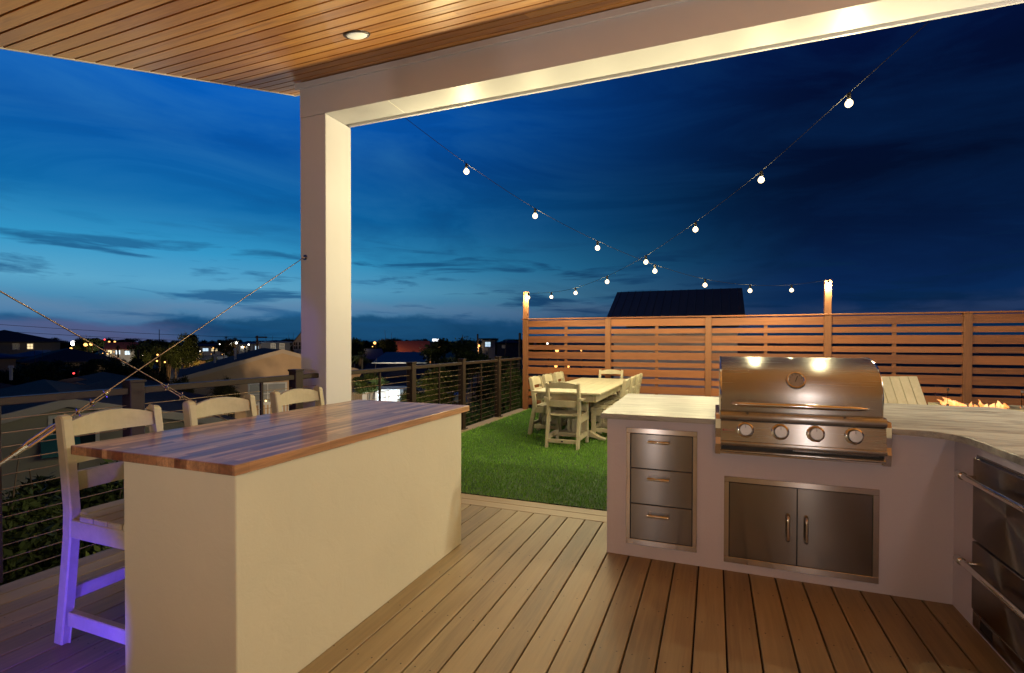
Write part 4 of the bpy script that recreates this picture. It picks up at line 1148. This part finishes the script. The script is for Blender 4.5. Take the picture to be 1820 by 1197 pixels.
fh('dark roofed house between the lamps and the porch', 655, 55, 46, 624, 640, 'gableX', W_navy, R_blue, 5, 8)
# tan board fence by the column foot, far below
tf = thing('board_fence', 'tan board fence in the yard below, right of the column', 'fence', place(645, 27), yaw_at(645) + R(-8))
mb = MB()
for i in range(16): mb.box(-.75 + i * .105, -.75 + i * .105 + .095, 0, .03, zz(730, 27) - G0, zz(697, 27) - G0 - i * .006)
mb.box(-.75, .95, .031, .08, zz(722, 27) - G0, zz(720, 27) - G0)
mb.build('boards', lm('fence_tan', (.26, .21, .15)), tf)
bt = thing('covered_boat', 'pale blue tarpaulin cover among the trees below', 'tarpaulin', place(806, 22), yaw_at(806))
mb = MB(); mb.prism([(-.6, zz(716, 22) - G0), (.65, zz(716, 22) - G0), (.5, zz(703, 22) - G0), (-.45, zz(701, 22) - G0)], 0, 1.6, 'y'); mb.build('tarpaulin', lm('tarp_blue', (.22, .32, .40)), bt, bevel=.05)

# the neighbour behind the slat fence: standing seam roof over a wall washed by violet light
nh_ = thing('house', 'dark standing seam metal roof rising behind the cedar fence', 'house', (-1.25, 17.0, G0))
mb = MB(); mb.box(-2.0, 1.95, 0, 3.6, 0, 8.35); mb.build('wall', lm('wall_violet_white', (.34, .33, .35)), nh_)
ZE, ZR = 2.02 - G0, 3.20 - G0
mb = MB(); mb.prism([(-.4, ZE), (1.8, ZR), (4.0, ZE), (4.0, ZE + .12), (1.8, ZR + .12), (-.4, ZE + .12)], -2.22, 2.16, 'x')
rf = mb.build('roof', mat('seam_roof', (.035, .035, .042), .45, .4, var=.1), nh_)
for i in range(16):
    x0 = -2.2 + 4.34 * (i + .5) / 16
    mb = MB(); mb.tube([(x0, -.4, ZE + .13), (x0, 1.8, ZR + .13)], .012, 4, smooth=False); mb.build('seam', M['black'], rf)
mb = MB(); mb.box(-2.0, 1.9, -.9, -.86, .3, .34); mb.build('light_strip', M['pled'], nh_)
lamp('violet_wall_wash', 'AREA', (-1.25, 16.2, -1.9), 22, (.55, .36, 1.0), (R(115), 0, 0), shape='RECTANGLE', size=3.6, size_y=.1)


# ------------------------------------------------------------------ trees
def crown_mesh(name, n_leaf, clumps, leaf, rad, seed, flat=1.0, col_m=None):
    rs = np.random.RandomState(seed)
    cc = []
    while len(cc) < clumps:
        p = rs.uniform(-1, 1, 3)
        q = np.linalg.norm(p)
        if q < 1 and q > .25: cc.append(p * (0.62 + .38 * rs.rand()))
    cc = np.array(cc) * np.array([rad, rad, rad * flat])
    cr_ = rs.uniform(.22, .44, clumps) * rad
    idx = rs.randint(0, clumps, n_leaf)
    dirs = rs.normal(size=(n_leaf, 3)); dirs /= np.linalg.norm(dirs, axis=1)[:, None]
    rr = cr_[idx] * (rs.uniform(0.35, 1, n_leaf)) * (1 + .18 * rs.normal(size=n_leaf))
    P_ = cc[idx] + dirs * rr[:, None] * np.array([1, 1, .8])
    a = rs.normal(size=(n_leaf, 3)); a /= np.linalg.norm(a, axis=1)[:, None]
    b = np.cross(a, rs.normal(size=(n_leaf, 3))); b /= np.linalg.norm(b, axis=1)[:, None]
    s_ = leaf * rs.uniform(.6, 1.35, n_leaf)[:, None]
    V = np.stack([P_ - a * s_, P_ - b * s_ * .42, P_ + a * s_, P_ + b * s_ * .42], 1).reshape(-1, 3)
    F_ = np.arange(n_leaf * 4).reshape(-1, 4)
    ct = rs.rand(clumps)
    tint = np.clip(ct[idx] * .6 + rs.rand(n_leaf) * .4, 0, 1)
    me = bpy.data.meshes.new(name); me.from_pydata(V.tolist(), [], F_.tolist())
    at_ = me.attributes.new("tint", 'FLOAT', 'FACE'); at_.data.foreach_set("value", tint)
    me.materials.append(col_m)
    return me, cc


def trunk_mb(h, r, cc, lift, seed):
    rr = random.Random(seed)
    mb = MB()
    mb.tube([(0, 0, 0), (.06 * h * (rr.random() - .5), .03 * h, h * .45), (.05 * h * (rr.random() - .5), 0, h)], [r, r * .75, r * .4], 7)
    for p in cc[:6]:
        mb.tube([(0, 0, h * .5), (p[0] * .45, p[1] * .45, h * .5 + (lift + p[2] - h * .5) * .55), (p[0] * .9, p[1] * .9, lift + p[2] * .9)], [r * .45, r * .28, r * .1], 5)
    return mb


TREES = []
for i, (nl, cl, lf, rad, flat, m_) in enumerate(((9000, 30, .16, 2.6, .85, 'leafd'), (9000, 26, .17, 2.8, 1.0, 'leafd'), (7000, 22, .18, 2.4, 1.2, 'leafg'), (8000, 34, .16, 3.0, .7, 'leafo'))):
    me, cc = crown_mesh('crown', nl, cl, lf, rad, 100 + i, flat, M[m_])
    TREES.append((me, cc, trunk_mb(5.0, .2, cc, 5.4, i), rad, flat))
TM = [t_[2] for t_ in TREES]
tmesh = []
for i, t_ in enumerate(TREES):
    o_ = t_[2].build('trunk', M['bark']); tmesh.append(o_.data); bpy.data.objects.remove(o_)


def tree(kind, label, px, D, top, halfpx, group=None, zb=None, name='tree'):
    """tree standing on the ground below, its crown topping out at pixel row `top`"""
    me, cc, _, rad, flat = TREES[kind]
    sw = halfpx * D / FPX / rad
    zt = zz(top, D) - G0
    th = thing(name, label, 'tree', place(px, D), rnd.random() * 6.28, group)
    cro = bpy.data.objects.new('crown', me); col.objects.link(cro); cro.parent = th
    sz = sw if zb is None else (zz(top, D) - zz(zb, D)) / (2 * rad * flat)
    cro.scale = (sw, sw, sz); cro.location = (0, 0, zt - rad * flat * sz * .98)
    tr = bpy.data.objects.new('trunk', tmesh[kind]); col.objects.link(tr); tr.parent = th
    k_ = (zt - rad * flat * sz) / 5.4
    tr.scale = (min(sw, 1.4), min(sw, 1.4), max(.2, k_))
    return th


# trees one can pick out
tree(1, 'tall dark tree against the sky left of the peach house', 338, 60, 596, 24, zb=652)
tree(0, 'dark round tree between the red shop and the tall tree', 300, 62, 606, 22, zb=655)
tree(0, 'broad dark tree beside the red roofed shop', 262, 72, 602, 30, zb=650)
tree(3, 'olive tree lit by the orange house lamps', 272, 34, 655, 34, zb=720)
tree(3, 'yellowish bush in front of the peach house wall', 316, 26, 674, 26, zb=740)
tree(0, 'wide black tree behind the brown roofs, left half', 120, 40, 637, 42, zb=690)
tree(1, 'wide black tree behind the brown roofs, right half', 190, 42, 640, 40, zb=695)
tree(0, 'dark tree behind the pale hip roofed house', 30, 42, 646, 34, zb=700)
tree(1, 'dark tree at the left edge above the brown roof', 70, 36, 645, 30, zb=690)
tree(0, 'dark tree right behind the brace cable crossing', 232, 44, 632, 34, zb=700)
tree(3, 'shaggy bush against the peach house corner', 398, 24, 676, 22, zb=735)
tree(2, 'pale green tree beside the white gable house', 520, 48, 632, 22, zb=660)
tree(1, 'large dark tree left of the cedar fence', 812, 34, 604, 64, zb=700)
tree(2, 'green tree under the large dark tree', 775, 21, 652, 46, zb=740)
tree(1, 'dark tree against the far railing bay', 880, 19, 640, 56, zb=760)
tree(2, 'green tree close to the fence corner', 915, 15, 655, 44, zb=790)
tree(0, 'dark tree hiding the yard beneath the far rail', 845, 14, 700, 60, zb=830)
tree(2, 'green tree beside the white lit house', 735, 22, 690, 26, zb=740)
tree(2, 'green tree right of the column over the tan fence', 655, 24, 664, 30, zb=705)
tree(0, 'dark tall tree right of the column', 628, 50, 596, 26, zb=650)
tree(1, 'dark tree between the two orange street lamps', 690, 62, 604, 26, zb=640)
# hedge of trees rising close under the deck edge on the left
for i, (px, D, tp, hp, k_) in enumerate(((30, 7.2, 905, 150, 2), (150, 7.6, 850, 130, 0), (230, 8.4, 835, 120, 2), (-40, 6.6, 900, 140, 1), (90, 8.2, 860, 120, 1), (210, 6.4, 940, 110, 2), (330, 10.0, 800, 110, 0))):
    tree(k_, ['leafy green tree top below the rail at bottom left', 'dark tree top under the sage house wall', 'leafy tree top behind the first stool', 'dark tree top cut by the left photo edge', 'dark tree top between the stool and the photo edge', 'leafy tree top beneath the first stool seat', 'dark tree top behind the bar stools'][i], px, D, tp, hp)
# skyline, as far as one can see
labs = 'dark distant tree on the skyline beyond the roofs'
for i in range(64):
    D = rnd.choice((110, 140, 180, 230, 300))
    px = -40 + i * 16 + rnd.uniform(-8, 8)
    tree(rnd.choice((0, 1, 1, 3)), labs, px, D, rnd.uniform(602.5, 609), rnd.uniform(14, 24), 'distant skyline trees', zb=rnd.uniform(622, 634))
for i in range(34):
    D = rnd.uniform(45, 95)
    px = -20 + i * 28 + rnd.uniform(-12, 12)
    tree(rnd.choice((0, 1, 0, 3)), 'dark bushy tree among the neighbourhood rooftops', px, D, rnd.uniform(620, 640), rnd.uniform(9, 18), 'bushy trees among the rooftops', zb=rnd.uniform(655, 675))

# palms
def palm(label, px, D, top, hp, m_='leafo', group=None):
    th = thing('palm_tree', label, 'palm tree', place(px, D), rnd.random() * 6, group)
    zt = zz(top, D) - G0; rad = hp * D / FPX
    zc = zt - rad * .55
    mb = MB(); mb.tube([(0, 0, 0), (.15, .05, zc * .5), (0, 0, zc)], [.2, .16, .15], 7); mb.build('trunk', M['bark'], th)
    mb = MB()
    for i in range(22):
        a = i * 2.4; e = rnd.uniform(-.5, 1.1)
        d = Vector((math.cos(a) * math.cos(e), math.sin(a) * math.cos(e), math.sin(e)))
        side = d.cross(Vector((0, 0, 1))).normalized()
        pts = [Vector((0, 0, zc)) + d * rad * u + Vector((0, 0, -.5 * rad * u * u)) for u in (0, .2, .4, .6, .8, 1)]
        mb.tint = rnd.random()
        for j in range(5):
            wv = (.05, .16, .2, .17, .1, .01)
            for sg in (-1, 1):
                for q in (0, .5):
                    p0 = pts[j].lerp(pts[j + 1], q); p1 = pts[j].lerp(pts[j + 1], q + .3)
                    tip = p0 + side * sg * rad * wv[j] * 1.4 + d * rad * .14 + Vector((0, 0, -rad * .12))
                    mb.add([p0, p1, tip], [(0, 1, 2)])
    mb.build('crown', M[m_], th)
    return th
palm('pale lit palm right of the white column', 642, 34, 622, 18, 'leafg')
palm('small palm in front of the red shop', 209, 95, 612, 8)
palm('palm beside the floodlit lamp above the peach roof', 418, 70, 603, 10)
palm('tiny palm silhouette against the sky above the long pale building', 402, 160, 597, 5, 'leafd')
palm('low palm by the peach house wall', 388, 25, 680, 24, 'leafo')
palm('short palm beside the window of the peach house', 412, 25, 684, 20, 'leafo')
palm('palm in front of the long pale building', 381, 110, 614, 8, 'leafd')

# ------------------------------------------------------------------ lamps, poles and wires
def street_lamp(label, px, py, D, r_, m_, group='lit lamps across the neighbourhood', pole=True):
    p = at(px, py, D)
    th = thing('street_lamp', label, 'lamp', (p.x, p.y, G0), 0, group)
    h_ = p.z - G0
    mb = MB(); mb.tube([(0, .25, 0), (0, .25, h_ + .25), (0, 0, h_ + r_ + .04)], [.08, .06, .04], 6); mb.build('pole', M['rail'], th)
    mb = MB(); mb.lathe([(.0005, -r_)] + [(r_ * math.sin(R(a)), -r_ * math.cos(R(a))) for a in range(30, 180, 30)] + [(.0005, r_)], Matrix.Translation((0, 0, h_)), 10); mb.build('lamp_head', m_, th)
for args in (('white floodlight left of two above the dark hip roof', 90, 610.5, 110, .62, M['glow_w']), ('white floodlight right of two above the dark hip roof', 131, 610.5, 110, .55, M['glow_w']),
             ('warm lamp under the left floodlight', 82, 621, 108, .30, M['glow_o']), ('warm lamp under the right floodlight', 126, 620, 108, .26, M['glow_o']),
             ('orange lamp left of the close pair behind the cable', 152, 613, 100, .32, M['glow_o']), ('orange lamp right of the close pair behind the cable', 162, 612, 101, .30, M['glow_o']),
             ('yellow lamp left of the two above the red shop roof', 194, 608, 125, .22, M['glow_o']), ('yellow lamp right of the two above the red shop roof', 204, 608, 125, .22, M['glow_o']),
             ('upper orange lamp in the dark trees left of the peach house', 280, 631, 60, .10, M['glow_o']), ('lower orange lamp in the dark trees left of the peach house', 279, 642, 58, .10, M['glow_o']),
             ('orange lamp right of the pair in the dark trees', 293, 644, 58, .09, M['glow_o']), ('orange lamp on the skyline above the low glowing house', 356, 630, 72, .12, M['glow_o']),
             ('white lamp beside the palm above the peach roof', 434, 617, 85, .10, M['glow_o']), ('white lamp between the palm and the utility pole', 442, 613, 88, .12, M['glow_w']),
             ('white floodlight in the palm above the peach roof', 420, 610, 69, .14, M['glow_w']),
             ('orange street lamp right beside the column', 638, 618, 62, .12, M['glow_o']), ('brightest orange street lamp right of the column', 666, 610, 80, .22, M['glow_o']),
             ('orange street lamp right of the red roof', 782, 618, 85, .17, M['glow_o']), ('orange lamp beside the grey four pane house', 851, 615, 64, .16, M['glow_o']),
             ('red beacon lamp above the brown roofs', 131, 664, 30, .05, M['glow_r']), ('red beacon lamp above the red shop', 186, 604, 150, .22, M['glow_r']),
             ('orange lamp seen through the slat fence', 990, 623, 40, .16, M['glow_o']), ('left warm lamp glimpsed through an upper fence gap', 973, 611, 44, .07, M['glow_w']), ('small warm lamp through a fence gap right of the bright one', 1033, 623.5, 44, .07, M['glow_o']),
             ('warm lamp low behind the fence slats', 988, 651, 30, .10, M['glow_o']), ('warm lamp low behind the fence slats, right of its twin', 1010, 651.5, 30, .08, M['glow_o'])):
    street_lamp(*args)
for i in range(44):
    px = rnd.choice((rnd.uniform(225, 330), rnd.uniform(165, 225), rnd.uniform(345, 460), rnd.uniform(640, 900)))
    D = rnd.uniform(60, 150)
    street_lamp('small warm lamp among the far dark rooftops', px, rnd.uniform(612, 634) if D > 90 else rnd.uniform(622, 646), D, rnd.uniform(.035, .085) * D / 70, rnd.choice((M['glow_o'], M['glow_o'], M['glow_w'])), 'small lamps among the far rooftops')
sg_ = at(774, 605, 130)
sn = thing('lit_sign', 'bright white sign board on the skyline right of the red roof', 'sign', (sg_.x, sg_.y, G0), yaw_at(774))
mb = MB(); mb.box(-.8, .8, 0, .2, sg_.z - G0 - .3, sg_.z - G0 + .35); mb.build('panel', mat('sign_glow', (1, 1, 1), .4, emit=(.9, .95, 1), estr=2.5, var=0), sn)
mb = MB(); mb.tube([(0, .25, 0), (0, .25, sg_.z - G0)], .1, 6); mb.build('pole', M['rail'], sn)
for (lab, px, top, D, arm) in (('utility pole with crossarm above the peach house roof', 457, 597, 55, 1), ('utility pole against the sky left of the grey house', 849, 594, 60, 0), ('utility pole beside the fence end', 924, 592, 40, 0), ('thin radio mast on the skyline behind the trees', 283, 586, 180, 0), ('utility pole by the dark tree below the cable crossing', 246, 622, 48, 0)):
    p = at(px, top, D); th = thing('utility_pole', lab, 'pole', (p.x, p.y, G0), yaw_at(px))
    h_ = p.z - G0
    mb = MB(); mb.tube([(0, 0, 0), (0, 0, h_)], [.14, .10], 7); mb.build('mast', M['bark'], th)
    if arm: mb = MB(); mb.box(-.2, 1.0, -.06, .06, h_ - .25, h_ - .1); mb.build('crossarm', M['bark'], th)
for i, (ya, yb) in enumerate(((577, 600), (589, 608))):
    a, b = at(-60, ya - 4, 70), at(560, yb + 2, 95)
    th = thing('power_line', ['upper power line across the dusk sky at left', 'lower power line across the dusk sky at left'][i], 'power line', a)
    pts = [a.lerp(b, u / 12) + Vector((0, 0, -.5 * math.sin(math.pi * u / 12))) for u in range(13)]
    mb = MB(); mb.tube(pts, .028, 4); mb.build('wire', M['wire'], th, True)

for (px, py, D, e_, c_) in ((160, 618, 96, 900, (1, .6, .25)), (110, 628, 66, 160, (1, .95, .85)), (205, 634, 108, 900, (1, .85, .6)), (286, 646, 54, 420, (1, .62, .25)), (365, 652, 62, 420, (1, .62, .25)), (425, 622, 72, 420, (1, .9, .7)), (638, 622, 58, 260, (1, .55, .2)), (668, 616, 74, 500, (1, .55, .2)), (760, 626, 70, 480, (1, .6, .3)), (850, 620, 60, 320, (1, .6, .25)), (700, 660, 36.2, 150, (1, .85, .55)), (690, 716, 22.8, 70, (.75, .9, 1)), (250, 690, 30, 200, (1, .72, .4)), (330, 720, 22, 120, (1, .75, .45))):
    lamp('neighbourhood_lamp', 'POINT', at(px, py, D), e_ * 2.2, c_, shadow_soft_size=.15)  # bare point lights added around the town lamps to brighten the streets

# ------------------------------------------------------------------ render settings
sc.view_settings.view_transform = 'Standard'; sc.view_settings.look = 'None'
sc.view_settings.exposure = 0.0; sc.view_settings.gamma = 1.0
sc.render.engine = 'CYCLES'
cy = sc.cycles
cy.use_denoising = True
try: cy.denoiser = 'OPENIMAGEDENOISE'
except Exception: pass
cy.max_bounces = 7; cy.diffuse_bounces = 4; cy.glossy_bounces = 4; cy.transmission_bounces = 6; cy.transparent_max_bounces = 8
cy.sample_clamp_indirect = 4.0; cy.sample_clamp_direct = 0.0
cy.caustics_reflective = False; cy.caustics_refractive = False
